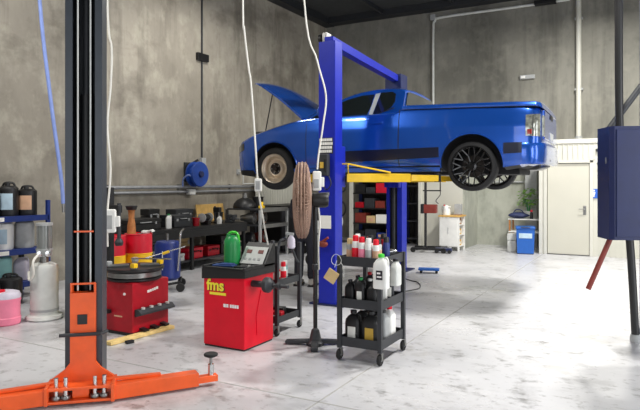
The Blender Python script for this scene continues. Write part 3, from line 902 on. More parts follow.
MB().prism([(-.05, .12), (.14, .12), (.16, .2), (.1, .52), (.02, .55), (-.06, .3)], .248, .2565, 'YZ').build('side_panel', 'red', t)
fm = face_mtx((-.225, -.2515, .555), (1, 0, 0), (0, 0, 1))
lettering('lettering', 'fms', .155, 'ink_dark', t, face_mtx((-.202, -.2508, .556), (1, 0, 0), (0, 0, 1)), .0008)
lettering('lettering', 'fms', .15, 'ink_yellow', t, face_mtx((-.206, -.2525, .56), (1, 0, 0), (0, 0, 1)), .001)
MB().prism([(-.17, .515), (.03, .515), (.03, .54), (-.17, .54)], -.2535, -.2505, 'XZ').build('logo_underline', 'ink_yellow', t)
mb = MB()
x = .0
for wd in (.03, .024, .0, .022, .022, .022, .022):
    if wd: mb.box(x, x + wd, -.2535, -.2505, .405, .437, .0006)
    x += wd + .005 if wd else .014
mb.build('model_lettering', 'ink_white', t)
# on the balancer
t = thing('oil_bottle', 'green plastic bottle standing on top of the red wheel balancer', 'bottle', (-3.79, 4.97, .778), .3)
MB().lathe([(0, 0), (.078, 0), (.085, .012), (.085, .19), (.08, .24), (.06, .28), (.03, .295), (0, .295)], 24).build('body', 'green', t)
MB().tube(smooth_path([(-.04, 0, .26), (-.03, 0, .315), (.03, 0, .325), (.065, 0, .29), (.07, 0, .2)], 5), .013, 8).build('handle', 'lime', t)
MB().lathe([(0, 0), (.024, 0), (.024, .03), (0, .03)], 14, (-.035, 0, .28)).build('cap', 'green', t)
mb = MB(); mb.box(-.13, .10, -.05, .06, 0, .018, .008); mb.box(-.06, .08, -.04, .05, .018, .03, .006)
tag(put(mb.build('cloth_pad', 'fabric_pad'), (-3.74, 4.80, .777), .2), 'folded blue cloth lying on the black balancer tray', 'cloth')
t = thing('weight_hammer', 'small dark wheel-weight hammer lying on the balancer tray', 'hammer', (-3.50, 4.76, .790), .5)
MB().bar((-.09, 0, 0), (.06, 0, 0), .022, .02, .006).build('handle', 'black', t)
MB().bar((.06, -.035, .004), (.06, .035, .004), .026, .026, .005).build('head', 'steel', t)

# ------------------------------------------------------------------ hanging cords
def cord(name, label, pts, r=.011, material='cord', box=None, plug=None):
    t = thing(name, label, 'extension lead', (0, 0, 0))
    MB().tube(smooth_path(pts, 6), r, 8).build('cord', material, t)
    if box:
        x, y, z, rz = box
        mt = Matrix.Translation((x, y, z)) @ Matrix.Rotation(rz, 4, 'Z')
        bx = MB().box(-.035, .035, -.025, .025, -.065, .065, .012, mt).build('outlet_box', 'white', t)
        MB().box(-.022, .022, -.028, -.023, -.045, .04, .003, mt).build('outlet_face', 'lightgrey', bx)
    return t
cord('hanging_extension_lead', 'white cord hanging past the car nose down to the red wheel balancer', [(-3.60, 4.86, 6.25), (-3.58, 4.87, 3.44), (-3.565, 4.87, 3.15), (-3.53, 4.90, 2.75), (-3.51, 4.91, 2.6), (-3.475, 4.935, 2.0), (-3.45, 4.95, 1.56), (-3.425, 5.0, 1.25), (-3.40, 5.05, .985)], .009, box=(-3.45, 4.95, 1.59, .4))
cord('hanging_extension_lead', 'white cord hanging in front of the blue hoist post down to the fan', [(-3.2, 5.2, 6.25), (-3.10, 5.26, 3.47), (-2.98, 5.32, 2.85), (-2.905, 5.365, 2.5), (-2.93, 5.35, 2.2), (-2.97, 5.33, 1.9), (-2.98, 5.32, 1.75)], .009)
t = thing('outlet_box', 'white outlet box hanging on the cord just above the fan motor', 'outlet box', (-2.985, 5.32, 1.63), R(29))
MB().box(-.045, .045, -.03, .03, -.10, .10, .016).build('box', 'white', t)
MB().box(-.03, .02, -.034, -.028, -.07, .02, .003).build('outlet_face', 'lightgrey', t)
MB().box(.04, .075, -.02, .02, -.06, .04, .008).build('plug', 'white', t)
cord('hanging_extension_lead', 'white coiled cord hanging beside the dark hoist column down to the tyre changer', [(-4.96, 4.35, 6.25), (-4.93, 4.36, 3.5), (-4.89, 4.38, 3.0), (-4.90, 4.375, 2.6), (-4.93, 4.36, 2.2), (-4.90, 4.375, 1.75), (-4.93, 4.36, 1.3), (-4.95, 4.38, .95)], .010)
t = thing('outlet_box', 'white outlet box on the cord beside the dark hoist column', 'outlet box', (-4.87, 4.34, 1.22), R(35))
MB().box(-.06, .06, -.035, .035, -.12, .12, .018).build('box', 'white', t)
MB().box(.05, .10, -.025, .025, -.06, .05, .01).build('plug', 'white', t)
MB().box(-.035, .03, -.04, -.033, -.08, .06, .003).build('outlet_face', 'lightgrey', t)
t = thing('hanging_air_hose', 'pale blue air hose hanging from the roof at the far left', 'hose', (0, 0, 0))
MB().tube(smooth_path([(-6.85, 4.8, 6.25), (-6.70, 4.86, 3.9), (-6.58, 4.92, 2.7), (-6.47, 4.99, 1.7), (-6.44, 5.0, 1.35)], 6), .024, 10).build('hose', 'hose_blue', t)
MB().cyl((-6.44, 5.0, 1.36), (-6.435, 5.0, 1.24), .018, n=10).build('coupling', 'steel', t)

# ------------------------------------------------------------------ pedestal fan
t = thing('pedestal_fan', 'rusty brown workshop fan on a black pole in front of the hoist post', 'fan', (-2.93, 5.19, 0), R(29))
hz = 1.44
def axis_pt(x, r, a): return (x, r * math.cos(a), hz + r * math.sin(a))
cage = MB()
cx0 = -.13
Rf = .375
def hwid(r): return .03 + .062 * math.sqrt(max(0, 1 - (r / Rf) ** 2))
for r in [Rf] + [Rf - .03 * i for i in range(1, 11)]:
    for sgn in ((-1, 1) if r < Rf else (0,)):
        cage.tube([axis_pt(cx0 + sgn * hwid(r), r, 2 * PI * k / 40) for k in range(40)], .0042 if r < Rf else .009, 5, closed=True)
for sgn in (-1, 1):
    cage.tube([axis_pt(cx0 + sgn * .03, Rf, 2 * PI * k / 40) for k in range(40)], .006, 5, closed=True)
for k in range(72):
    a = 2 * PI * k / 72
    for sgn in (-1, 1):
        cage.tube([axis_pt(cx0 + sgn * hwid(r), r, a) for r in (.07, .16, .25, .33, .37)] + [axis_pt(cx0, Rf, a)], .0032, 4)
cage.build('cage', 'rust', t)
fb = MB()
for k in range(3):
    a0 = 2 * PI * k / 3 + .4
    rows = []
    for i in range(7):
        r = .05 + .29 * i / 6
        wd = .18 + .55 * math.sin(PI * min(1, i / 6 * .8 + .1))
        rows.append([axis_pt(cx0 - .03 + .06 * j / 4, r, a0 + wd * (j / 4 - .5)) for j in range(5)] + [axis_pt(cx0 - .027 + .06 * j / 4, r, a0 + wd * (j / 4 - .5)) for j in range(4, -1, -1)])
    MB().grid(rows, close_u=True, cap=True).build('blade', 'rust', t)
fb.bm.free()
MB().lathe([(0, -.09), (.05, -.085), (.06, -.06), (.06, .06), (0, .06)], 20, (cx0, 0, hz), axis='X').build('hub_cap', 'rust', t)
MB().lathe([(0, -.03), (.05, -.03), (.07, -.01), (.075, .04), (.075, .11), (.06, .14), (0, .145)], 20, (-.01, 0, hz), axis='X').build('motor', 'black', t)
MB().cyl((-.06, 0, hz + .05), (.14, 0, hz + .06), .02, n=12).build('motor_bracket', 'steel', t)
MB().cyl((0, 0, .1), (0, 0, hz - .05), .021, n=16).build('pole', 'black', t)
MB().lathe([(.02, 0), (.03, 0), (.032, .05), (.02, .06)], 16, (0, 0, .75)).build('height_collar', 'charcoal', t)
MB().tube(smooth_path([(.03, .0, hz - .06), (.045, 0, 1.2), (.03, 0, 1.0), (.035, 0, .75)], 5), .009, 8).build('fan_lead', 'cord', t)
MB().lathe([(0, 0), (.085, 0), (.09, .03), (.06, .06), (.04, .15), (.022, .17), (0, .17)], 8).build('base_hub', 'charcoal', t)
for a in (170, 10, 268, 90):
    ar = R(a)
    L = .30 if a in (170,) else .26
    c, s = math.cos(ar), math.sin(ar)
    MB().bar((c * .05, s * .05, .04), (c * L, s * L, .022), .07, .038, .008).build('foot', 'charcoal', t)

# ------------------------------------------------------------------ service trolley in front
def trolley(name, label, loc, rot, wd, dp, shelves, ztop, material, group=None, lip=.08, wheel_r=.05):
    t = thing(name, label, 'trolley', loc, rot, group)
    hx, hy = wd / 2, dp / 2
    for sx in (-1, 1):
        for sy in (-1, 1):
            MB().box(sx * hx - .02, sx * hx + .02, sy * hy - .02, sy * hy + .02, .11, ztop, .005).build('upright', material, t)
            c = MB().lathe([(.012, -.014), (wheel_r - .006, -.016), (wheel_r, -.008), (wheel_r, .008), (wheel_r - .006, .016), (.012, .014)], 20, (sx * hx, sy * hy, wheel_r + .001), axis='X', loop=True).build('castor', 'black_soft', t)
            MB().cyl((sx * hx - .018, sy * hy, wheel_r), (sx * hx + .018, sy * hy, wheel_r), .013, n=10).build('castor_hub', 'lightgrey', c)
            MB().prism([(sy * hy - .02, .11), (sy * hy + .02, .11), (sy * hy + .014, wheel_r - .005), (sy * hy - .014, wheel_r - .005)], sx * hx + .018, sx * hx + .024, 'YZ').build('castor_fork', 'steel', c)
    for z in shelves:
        mb = MB()
        mb.box(-hx, hx, -hy, hy, z, z + .015, .003)
        mb.box(-hx, hx, -hy - .008, -hy + .004, z, z + lip, .003); mb.box(-hx, hx, hy - .004, hy + .008, z, z + lip, .003)
        mb.box(-hx - .008, -hx + .004, -hy, hy, z, z + lip, .003); mb.box(hx - .004, hx + .008, -hy, hy, z, z + lip, .003)
        mb.build('tray', material, t)
    return t
TX, TY = -2.30, 5.16
TR = trolley('service_trolley', 'black three-tier service trolley loaded with spray cans and oil bottles', (TX, TY, 0), 0, .40, .56, (.13, .48, .86), .95, 'charcoal', lip=.085)

def spray_can(label, body, cap, h=.19, r=.031, band=None):
    t = thing('spray_can', label, 'spray can', (0, 0, 0), 0, 'spray cans on the top tray of the service trolley')
    b = MB().lathe([(0, 0), (r - .002, 0), (r, .004), (r, h - .02), (r - .006, h - .006), (r * .55, h), (0, h)], 20).build('body', body, t)
    MB().lathe([(0, h - .008), (r * .85, h - .008), (r * .85, h + .03), (r * .7, h + .042), (0, h + .042)], 18).build('cap', cap, t)
    MB().lathe([(r + .0004, h * .25), (r + .0014, h * .25), (r + .0014, h * .68), (r + .0004, h * .68)], 20, loop=True).build('band', band or 'red', t)
    return t
zt = .876
cans = [  # dx, dy, body, cap, band, label
    (-.135, -.20, 'lightgrey', 'card', 'label_tan', 'grey spray can with a tan band at the left front of the trolley top'),
    (-.07, -.215, 'white', 'red', 'red', 'white red-capped spray can with red band at the front of the trolley top'),
    (-.005, -.22, 'white', 'red', 'pink', 'white red-capped spray can with pink band at the front of the trolley top'),
    (.06, -.215, 'white', 'white', 'lightgrey', 'plain white spray can beside the red-capped cans on the trolley top'),
    (.125, -.20, 'white', 'red', 'label_tan', 'white red-capped spray can with tan band at the front of the trolley top'),
    (-.10, -.12, 'offwhite', 'white', 'pink', 'milky can with white cap and pink band in the second row of the trolley'),
    (-.03, -.13, 'lightgrey', 'black', 'dred', 'grey spray can with black cap and dark red band on the trolley top'),
    (.04, -.13, 'white', 'black', 'red', 'white spray can with black cap and red band in the second row of the trolley'),
    (.11, -.11, 'offwhite', 'black', 'label_tan', 'milky spray can with black cap and tan band in the second row of the trolley'),
    (-.13, -.04, 'teal', 'lightgrey', 'label_blue', 'pale teal spray can at the left of the trolley top'),
    (.0, -.03, 'charcoal', 'black', 'dred', 'black spray can with dark red band in the middle of the trolley top'),
    (.15, -.02, 'tank_blue', 'black', 'tank_blue', 'blue spray can with black cap at the right of the trolley top'),
    (-.06, .06, 'lightgrey', 'rust_red', 'label_tan', 'grey spray can with red-brown cap at the back of the trolley top'),
    (.08, .08, 'dred', 'black', 'black', 'dark red spray can with black cap at the back of the trolley top'),
]
for i, (dx, dy, b, c, bd, lb) in enumerate(cans):
    o = spray_can(lb, b, c, .185 + .03 * ((i * 7) % 4) / 3, .031, bd)
    put(o, (TX + dx, TY + dy, zt))
t = thing('air_tool', 'chrome air tool lying at the right rear of the trolley top', 'air tool', (TX + .07, TY + .20, zt + .075), .3)
MB().lathe([(0, -.1), (.03, -.1), (.036, -.06), (.03, .04), (.018, .09), (0, .09)], 16, axis='X').build('body', 'chrome', t)
MB().bar((-.05, 0, .02), (-.07, 0, .12), .03, .028, .008).build('grip', 'black', t)
t = thing('hose_loop', 'thin pale wire loop hanging off the left front corner of the trolley', 'wire', (TX - .19, TY - .325, .84))
MB().tube([(-.02 + .05 * math.cos(2 * PI * k / 20), -.0 - .008 * math.sin(4 * PI * k / 20), .075 + .05 * math.sin(2 * PI * k / 20)) for k in range(20)], .0025, 6, closed=True).build('loop', 'offwhite', t)
MB().tube(smooth_path([(.03, -.015, .06), (.055, 0, .0), (.05, .0, -.1)], 5), .0025, 6).build('tail', 'offwhite', t)
t = thing('hanging_tag', 'tan cardboard square hanging tilted off the left side of the trolley', 'tag', (TX - .255, TY - .335, .765), R(10))
MB().box(-.056, .056, -.01, .01, -.056, .056, .006, Matrix.Rotation(R(32), 4, 'Y')).build('card', 'card', t)
MB().cyl((.03, 0, .08), (.045, .02, .14), .003, n=6).build('string', 'offwhite', t)

def jug(label, loc, rot, body, cap, h=.30, w_=.16, d_=.10, lab=None, group=None, name='jug'):
    t = thing(name, label, 'jug' if name == 'jug' else 'bottle', loc, rot, group)
    mb = MB()
    rows = []
    for (k, z) in ((.9, 0), (1, .01), (1, .62 * h), (.92, .72 * h), (.6, .83 * h), (.3, .88 * h), (.28, .93 * h)):
        n = 24
        ring_ = []
        for i in range(n):
            a = 2 * PI * i / n
            c, s = math.cos(a), math.sin(a)
            ex = .45
            ring_.append((w_ / 2 * k * math.copysign(abs(c) ** ex, c), d_ / 2 * min(1, k * 1.05) * math.copysign(abs(s) ** ex, s), z))
        rows.append(ring_)
    mb.grid(rows, close_u=True, cap=True)
    mb.build('body', body, t)
    MB().lathe([(0, .9 * h), (.16 * w_ + .006, .9 * h), (.16 * w_ + .006, h - .004), (.14 * w_, h), (0, h)], 16).build('cap', cap, t)
    MB().tube(smooth_path([(.12 * w_, 0, .84 * h), (.36 * w_, 0, .9 * h), (.49 * w_, 0, .78 * h), (.47 * w_, 0, .62 * h)], 4), .008, 8).build('handle', body, t)
    if lab:
        MB().box(-w_ * .26, w_ * .26, -d_ / 2 - .003, -d_ / 2 + .002, .18 * h, .52 * h, .002).build('label', lab, t)
    return t
# white jug hung on the front of the trolley
j = jug('white jug with a bright green cap hanging at the front of the trolley', (TX + .25, TY - .37, .70), 0, 'white', 'lime', .30, .135, .09)
lb = MB().box(-.03, .03, -.049, -.043, .08, .16, .002).build('label', 'ink_dark', j)
MB().box(-.02, .022, -.0515, -.0485, .10, .112, .001).build('label_line', 'ink_white', lb)
MB().box(-.02, .012, -.0515, -.0485, .13, .145, .001).build('label_line', 'ink_white', lb)
MB().tube([(-.03, .02, .26), (-.03, .05, .27), (-.03, .058, .245)], .005, 6).build('hook', 'steel', j)
j = jug('milky white jug with a black cap hanging at the right side of the trolley', (TX + .275, TY - .10, .69), R(90), 'offwhite', 'black', .24, .12, .08)
MB().tube([(.0, .03, .21), (.0, .05, .225), (.0, .056, .205)], .005, 6).build('hook', 'steel', j)

# middle tray
zm = .4965
G = 'bottles on the middle tray of the service trolley'
mid = [(-.13, -.20, 'black', 'black', .23, None, 'black oil bottle at the left front of the trolley middle tray'),
       (-.02, -.21, 'black', 'green', .26, 'label_white', 'black bottle with green cap and white label on the trolley middle tray'),
       (.09, -.20, 'black', 'black', .21, None, 'short black bottle in front of the hanging jug on the trolley middle tray'),
       (-.12, -.06, 'charcoal', 'black', .25, None, 'charcoal bottle at the left side of the trolley middle tray'),
       (.0, -.05, 'black', 'charcoal', .24, None, 'black bottle with grey cap in the middle of the trolley middle tray'),
       (.12, -.05, 'white', 'white', .24, None, 'white bottle at the right side of the trolley middle tray'),
       (.12, .12, 'charcoal', 'white', .26, 'label_white', 'charcoal bottle with white cap at the right rear of the trolley middle tray'),
       (-.08, .12, 'black', 'dred', .26, None, 'black bottle with dark red cap at the rear of the trolley middle tray')]
mid += [(.035, -.12, 'black', 'white', .24, None, 'black bottle with white cap in the second row of the trolley middle tray'),
        (-.07, -.13, 'charcoal', 'lightgrey', .22, None, 'charcoal bottle with grey cap in the second row of the trolley middle tray')]
for (dx, dy, b, c, h, lab, lb) in mid:
    jug(lb, (TX + dx, TY + dy, zm), 0 if dy < -.1 else .3, b, c, h, .095, .07, lab, G, 'oil_bottle')
zb = .1465
G = 'bottles on the bottom tray of the service trolley'
low = [(-.10, -.19, 'black', 'black', .30, 'label_white', .15, 0, 'black oil bottle with white label at the left front of the trolley bottom tray'),
       (.075, -.19, 'black', 'black', .31, 'label_gold', .16, 0, 'black oil bottle with gold label at the right front of the trolley bottom tray'),
       (.13, -.045, 'lightgrey', 'black', .30, None, .13, R(90), 'grey bottle with black cap at the right side of the trolley bottom tray'),
       (.13, .10, 'white', 'red', .31, None, .13, R(90), 'white bottle with red cap at the right side of the trolley bottom tray'),
       (-.09, -.02, 'black', 'white', .30, None, .14, 0, 'black bottle with white cap in the middle of the trolley bottom tray'),
       (-.08, .14, 'charcoal', 'dred', .31, None, .14, 0, 'charcoal bottle with dark red cap at the rear of the trolley bottom tray')]
for (dx, dy, b, c, h, lab, w_, rz, lb) in low:
    o = jug(lb, (TX + dx, TY + dy, zb), rz, b, c, h, w_, .10, lab, G, 'oil_bottle')

# ------------------------------------------------------------------ second trolley behind the balancer
UX, UY = -3.63, 5.52
T2 = trolley('tool_trolley', 'black tool trolley standing behind the red wheel balancer', (UX, UY, 0), 0, .36, .46, (.13, .52), .95, 'charcoal', lip=.07, wheel_r=.04)
MB().tube(smooth_path([(.18, -.2, .9), (.18, -.16, 1.0), (.18, .0, .98), (.18, .15, .78), (.18, .22, .72)], 5), .014, 8).build('side_rail', 'charcoal', T2)
ut = [('spray_can', 'red spray can with white cap standing in the tool trolley tray', 'drum_red', 'white', (.08, -.12)),
      ('spray_can', 'white spray can with red cap standing in the tool trolley tray', 'white', 'red', (.10, .02)),
      ('spray_can', 'blue spray can with white cap standing in the tool trolley tray', 'tank_blue', 'white', (.0, -.08)),
      ('spray_can', 'teal spray can with white cap at the back of the tool trolley tray', 'teal', 'white', (.06, .12))]
for nm, lb, b, c, (dx, dy) in ut:
    o = spray_can(lb, b, c, .17, .03, 'white' if b != 'white' else 'red'); o['group'] = 'spray cans in the tool trolley'
    put(o, (UX + dx, UY + dy, .536))
t = thing('parts_box', 'red and white carton lying in the tool trolley tray', 'box', (UX - .085, UY + .10, .536), 0)
MB().box(-.07, .07, -.09, .09, 0, .10, .006).build('carton', 'drum_red', t)
MB().box(-.071, .071, -.05, .05, .02, .085, .002).build('carton_label', 'label_white', t)
t = thing('spray_gun', 'lilac plastic trigger sprayer hooked on the tool trolley rail', 'sprayer', (UX + .245, UY - .05, .93), .4)
MB().lathe([(0, -.02), (.035, -.02), (.045, 0), (.04, .08), (.016, .12), (0, .12)], 16).build('bottle', 'lilac', t)
MB().bar((-.06, 0, .14), (.03, 0, .13), .022, .03, .006).build('spray_head', 'lightgrey', t)
MB().bar((-.03, 0, .12), (-.045, 0, .07), .012, .01, .003).build('trigger', 'black', t)
for i, (dx, dy, m_, lb) in enumerate([(.05, -.1, 'dred', 'dark red tool case on the bottom tray of the tool trolley'), (-.05, .1, 'black', 'black tool case on the bottom tray of the tool trolley')]):
    t = thing('tool_case', lb, 'tool case', (UX + dx, UY + dy, .146), .2, 'tool cases on the tool trolley bottom tray')
    MB().box(-.11, .11, -.055, .055, 0, .085, .012).build('case', m_, t)
    MB().tube([(-.04, -.055, .05), (-.04, -.08, .05), (.04, -.08, .05), (.04, -.055, .05)], .006, 6).build('handle', 'lightgrey', t)

# ------------------------------------------------------------------ red tyre changer
t = thing('tyre_changer', 'dark red tyre changer with a black turntable on a pale plank', 'tyre changer', (-5.0, 4.80, 0))
MB().box(-.25, .25, -.27, .27, .03, .56, .02).build('cabinet', 'dred', t)
MB().box(-.24, .24, -.26, .26, 0, .032, .004).build('plinth', 'black', t)
mb = MB(); mb.lathe([(0, 0), (.27, 0), (.29, .015), (.29, .03), (.25, .04), (.2, .085), (.2, .095), (.29, .1), (.315, .115), (.315, .14), (0, .14)], 36, (.02, -.02, .555))
tt = mb.build('turntable', 'black', t)
MB().lathe([(.2, .045), (.285, .045), (.285, .095), (.2, .095)], 36, (.02, -.02, .555), loop=True).build('turntable_ring', 'steel', tt)
for k in range(4):
    a = PI / 4 + k * PI / 2
    MB().bar((.02 + .06 * math.cos(a), -.02 + .06 * math.sin(a), .71), (.02 + .28 * math.cos(a), -.02 + .28 * math.sin(a), .71), .06, .03, .006).build('clamp_slide', 'steel', tt)
    x, y = .02 + .27 * math.cos(a), -.02 + .27 * math.sin(a)
    MB().box(x - .03, x + .03, y - .03, y + .03, .71, .76, .01).build('clamp_jaw', 'yellow' if k in (0, 3) else 'lightgrey', tt)
MB().bar((.05, .1, .77), (.42, .35, .90), .03, .012, .003).build('tyre_lever', 'chrome', t)
MB().bar((.22, .20, .82), (.28, .245, .845), .04, .03, .008).build('lever_grip', 'yellow', t)
MB().bar((-.1, .05, .765), (.40, .14, .78), .03, .014, .003).build('tyre_lever', 'chrome', t)
cl = MB().box(-.45, -.39, .0, .07, .0, 1.56, .01).build('column', 'black', t)
MB().box(-.46, -.26, .0, .07, 1.27, 1.36, .01).build('swing_arm', 'black', cl)
MB().cyl((-.28, .035, .95), (-.28, .035, 1.38), .022, n=14).build('vertical_shaft', 'charcoal', cl)
MB().lathe([(0, 0), (.04, 0), (.05, .04), (.03, .08), (0, .08)], 14, (-.28, .035, .90)).build('mount_head', 'charcoal', cl)
pd = MB().prism([(.25, .20), (.34, .225), (.34, .245), (.30, .28), (.25, .28)], -.24, .27, 'XZ').build('side_shelf', 'charcoal', t)
for k in range(4):
    MB().lathe([(0, 0), (.022, 0), (.022, .02), (0, .02)], 12, (.30, -.17 + k * .12, .277)).build('weight_pot', 'offwhite', pd)
for k in range(3):
    MB().bar((.22, -.14 + k * .15, .07), (.33, -.14 + k * .15, .05), .07, .022, .006).build('pedal', 'black', t)
MB().box(-.30, -.06, -.33, -.262, .22, .26, .008).build('bead_breaker_pad', 'black', t)
MB().lathe([(0, 0), (.014, 0), (.014, .012), (0, .012)], 12, (.14, -.283, .44), axis='Y').build('round_badge', 'ink_white', t)
mb = MB()
for k, (y, wd, dz) in enumerate([(-.06, .035, .0), (-.02, .025, .004), (.012, .022, .008), (.04, .024, .012), (.07, .03, .018)]):
    mb.box(.249, .253, y, y + wd, .43 + dz, .458 + dz, .001)
mb.build('model_lettering', 'label_white', t)
mb = MB(); mb.box(-.02, .1, -.2725, -.269, .19, .205, .001); mb.build('maker_strip', 'label_tan', t)
t = thing('floor_plank', 'pale yellow timber plank lying on the floor in front of the red tyre changer', 'plank', (0, 0, 0))
MB().bar((-4.72, 4.18, .02), (-4.66, 5.02, .02), .09, .036, .004).build('plank', 'wood', t)
MB().bar((-4.60, 4.30, .017), (-4.58, 4.38, .017), .05, .03, .006).build('rubber_chock', 'black_soft', t)

# ------------------------------------------------------------------ oil drums behind the tyre changer
def drum(label, loc, r, h, bands, rot=0, group=None, lid='drum_red'):
    t = thing('oil_drum', label, 'drum', loc, rot, group)
    n = 36
    zs = [0]
    for i, (f, m_) in enumerate(bands):
        z0, z1 = zs[-1], f * h
        pr = [(r - .006 if i == 0 else r, z0)] + ([(r, z0 + .012)] if i == 0 else []) + [(r, z1 - .012), (r + .007, z1 - .006), (r, z1)]
        if i == 0: pr = [(0, 0)] + pr
        if i == len(bands) - 1: pr = pr + [(r - .012, z1), (r - .012, z1 - .015), (0, z1 - .015)]
        MB().lathe(pr, n).build('shell_band' if i else 'shell', m_, t)
        zs.append(z1)
    MB().lathe([(0, 0), (.03, 0), (.03, .02), (0, .02)], 14, (r * .5, 0, h - .016)).build('bung', 'steel', t)
    return t
ST = thing('drum_stand', 'low black steel stand carrying the two red oil drums', 'stand', (-5.66, 5.28, 0), R(80))
MB().box(-.38, .38, -.19, .19, .26, .30, .005).build('deck', 'black', ST)
for sx in (-1, 1):
    for sy in (-1, 1):
        MB().box(sx * .36 - .015, sx * .36 + .015, sy * .17 - .015, sy * .17 + .015, 0, .26, .003).build('leg', 'black', ST)
for (px, py, lb) in ((-5.68, 5.08, 'red oil drum with yellow foot band, left of the two behind the tyre changer'), (-5.62, 5.46, 'red oil drum with yellow foot band, right of the two behind the tyre changer')):
    o = drum(lb, (px, py, .301), .165, .68, [(.65, 'drum_yellow'), (1, 'drum_red')], R(-35), 'red oil drums')
    m_ = MB()
    for k in range(7):
        m_.box(-.012, .018, -.172, -.1655, .46 + k * .027, .48 + k * .027, .002)
    m_.build('white_lettering', 'ink_white', o)
drum('green oil drum with yellow and red bands half hidden behind the dark hoist column', (-6.12, 5.08, 0), .17, .92, [(.42, 'drum_green'), (.72, 'drum_yellow'), (1, 'drum_red')], 0)
t = thing('drum_pump', 'tan wooden-handled funnel with black rim standing on the right red oil drum', 'funnel', (-5.70, 5.42, .974), 0)
MB().lathe([(0, 0), (.055, 0), (.05, .1), (.035, .2), (.04, .28), (.05, .30), (.0, .30)], 20).build('body', 'wood_tan', t)
MB().lathe([(.03, .29), (.06, .30), (.075, .345), (.07, .35), (.05, .31), (.03, .31)], 20, loop=True).build('rim', 'black', t)
t = thing('work_glove', 'crumpled white work glove lying on the right red oil drum', 'glove', (-5.54, 5.50, .968), .5)
MB().box(-.05, .05, -.04, .04, 0, .05, .022, seg=3).build('palm', 'offwhite', t)
for k in range(4):
    MB().tube(smooth_path([(.03, -.03 + .02 * k, .03), (.08, -.04 + .024 * k, .05), (.10, -.045 + .026 * k, .03)], 4), .011, 8).build('finger', 'offwhite', t)
t = thing('hand_pump', 'black hand pump standing on the left red oil drum', 'pump', (-5.66, 5.0, .984), 0)
MB().cyl((0, 0, 0), (0, 0, .26), .028, n=14).build('barrel', 'black', t)
MB().tube(smooth_path([(0, 0, .24), (.05, .02, .31), (.12, .05, .30), (.14, .06, .2)], 5), .016, 8).build('spout', 'black', t)
MB().lathe([(0, 0), (.04, 0), (.045, .05), (.02, .09), (0, .09)], 14, (.07, -.03, .0)).build('wooden_knob', 'card', t)

# ------------------------------------------------------------------ blue mobile tank with handle
t = thing('oil_drainer', 'blue wheeled tank with a chrome push handle behind the tyre changer', 'oil drainer', (-6.40, 6.80, 0), R(-50))
MB().lathe([(0, .15), (.15, .15), (.19, .19), (.19, .68), (.16, .73), (0, .74)], 28).build('tank', 'tank_blue', t)
MB().tube(smooth_path([(.15, .16, .3), (.2, .19, .7), (.22, .2, .86), (.1, .23, .90), (-.1, .23, .90), (-.2, .2, .86), (-.2, .17, .7), (-.17, .16, .3)], 5), .016, 10).build('push_handle', 'chrome', t)
MB().tube([(-.22, -.38, .05), (-.22, .2, .14), (.22, .2, .14), (.22, -.38, .05)], .018, 8).build('base_frame', 'black', t)
for s in (-1, 1):
    MB().lathe([(0, -.02), (.055, -.02), (.065, 0), (.055, .02), (0, .02)], 20, (s * .25, .2, .066), axis='X').build('wheel', 'black_soft', t)
    MB().lathe([(0, -.012), (.03, -.012), (.035, 0), (.03, .012), (0, .012)], 14, (s * .22, -.38, .036), axis='X').build('castor', 'black_soft', t)
MB().cyl((.0, 0, .72), (.0, 0, .84), .02, n=12).build('filler_neck', 'steel', t)
MB().bar((.19, -.06, .32), (.215, -.06, .6), .03, .012, .003).build('level_gauge', 'offwhite', t)

# ------------------------------------------------------------------ blue shelving at the left wall
SH = thing('blue_shelving', 'blue steel shelving along the left wall, loaded with drums and bottles', 'shelving', (-8.0, 4.55, 0))
for x in (-.30, .30):
    for y in (-1.2, 1.17):
        MB().box(x - .025, x + .025, y - .025, y + .025, 0, 1.36, .004).build('upright', 'shelf_blue', SH)
for z in (.20, .66, 1.12):
    mb = MB().box(-.30, .30, -1.2, 1.17, z, z + .02, .003).build('shelf', 'shelf_blue', SH)
    MB().box(.29, .325, -1.2, 1.17, z - .05, z + .03, .004).build('front_beam', 'shelf_blue', SH)
for (y, z) in ((.35, 1.11), (.42, .65), (-.4, 1.11)):
    MB().box(.325, .329, y - .13, y + .13, z - .028, z + .028, .001).build('shelf_label', 'label_white', SH)
def pail(label, loc, body, cap, lab=None, r=.125, h=.40, rot=0, group=None, square=False):
    t = thing('plastic_drum', label, 'drum', loc, rot, group)
    n = 32
    def ringp(k, z):
        out = []
        for i in range(n):
            a = 2 * PI * i / n
            c, s = math.cos(a), math.sin(a)
            ex = .72 if square else 1
            out.append((r * k * math.copysign(abs(c) ** ex, c), r * k * math.copysign(abs(s) ** ex, s), z))
        return out
    MB().grid([ringp(.94, 0), ringp(.99, .015), ringp(1, .05), ringp(1, h * .76), ringp(.97, h * .84), ringp(.75, h * .9), ringp(.5, h * .91)], close_u=True, cap=True).build('body', body, t)
    MB().tube(smooth_path([(0, -r * .7, h * .87), (0, -r * .45, h * .99), (0, r * .45, h * .99), (0, r * .7, h * .87)], 5), .015, 8).build('handle', body, t)
    MB().lathe([(0, h * .9), (.035, h * .9), (.035, h * .99), (.03, h), (0, h)], 18, (r * .45, 0, 0)).build('cap', cap, t)
    if lab:
        rows = []
        for i in range(9):
            a = R(-38 + 76 * i / 8)
            c, s = math.cos(a), math.sin(a)
            ex = .72 if square else 1
            rr = r + .002
            rows.append([(rr * math.copysign(abs(c) ** ex, c), rr * math.copysign(abs(s) ** ex, s), z) for z in (h * .2, h * .68)])
        MB().grid(rows).build('label', lab, t)
    return t
face = R(-52)
G = 'black drums on the top blue shelf'
pail('black drum with pale blue label on the top blue shelf, at the frame edge', (-7.93, 4.98, 1.141), 'black', 'black', 'label_blue', .122, .42, face, G, True)
pail('black drum with pale blue label, tallest and middle of those on the top blue shelf', (-7.92, 5.26, 1.141), 'black', 'black', 'label_blue', .118, .47, face, G, True)
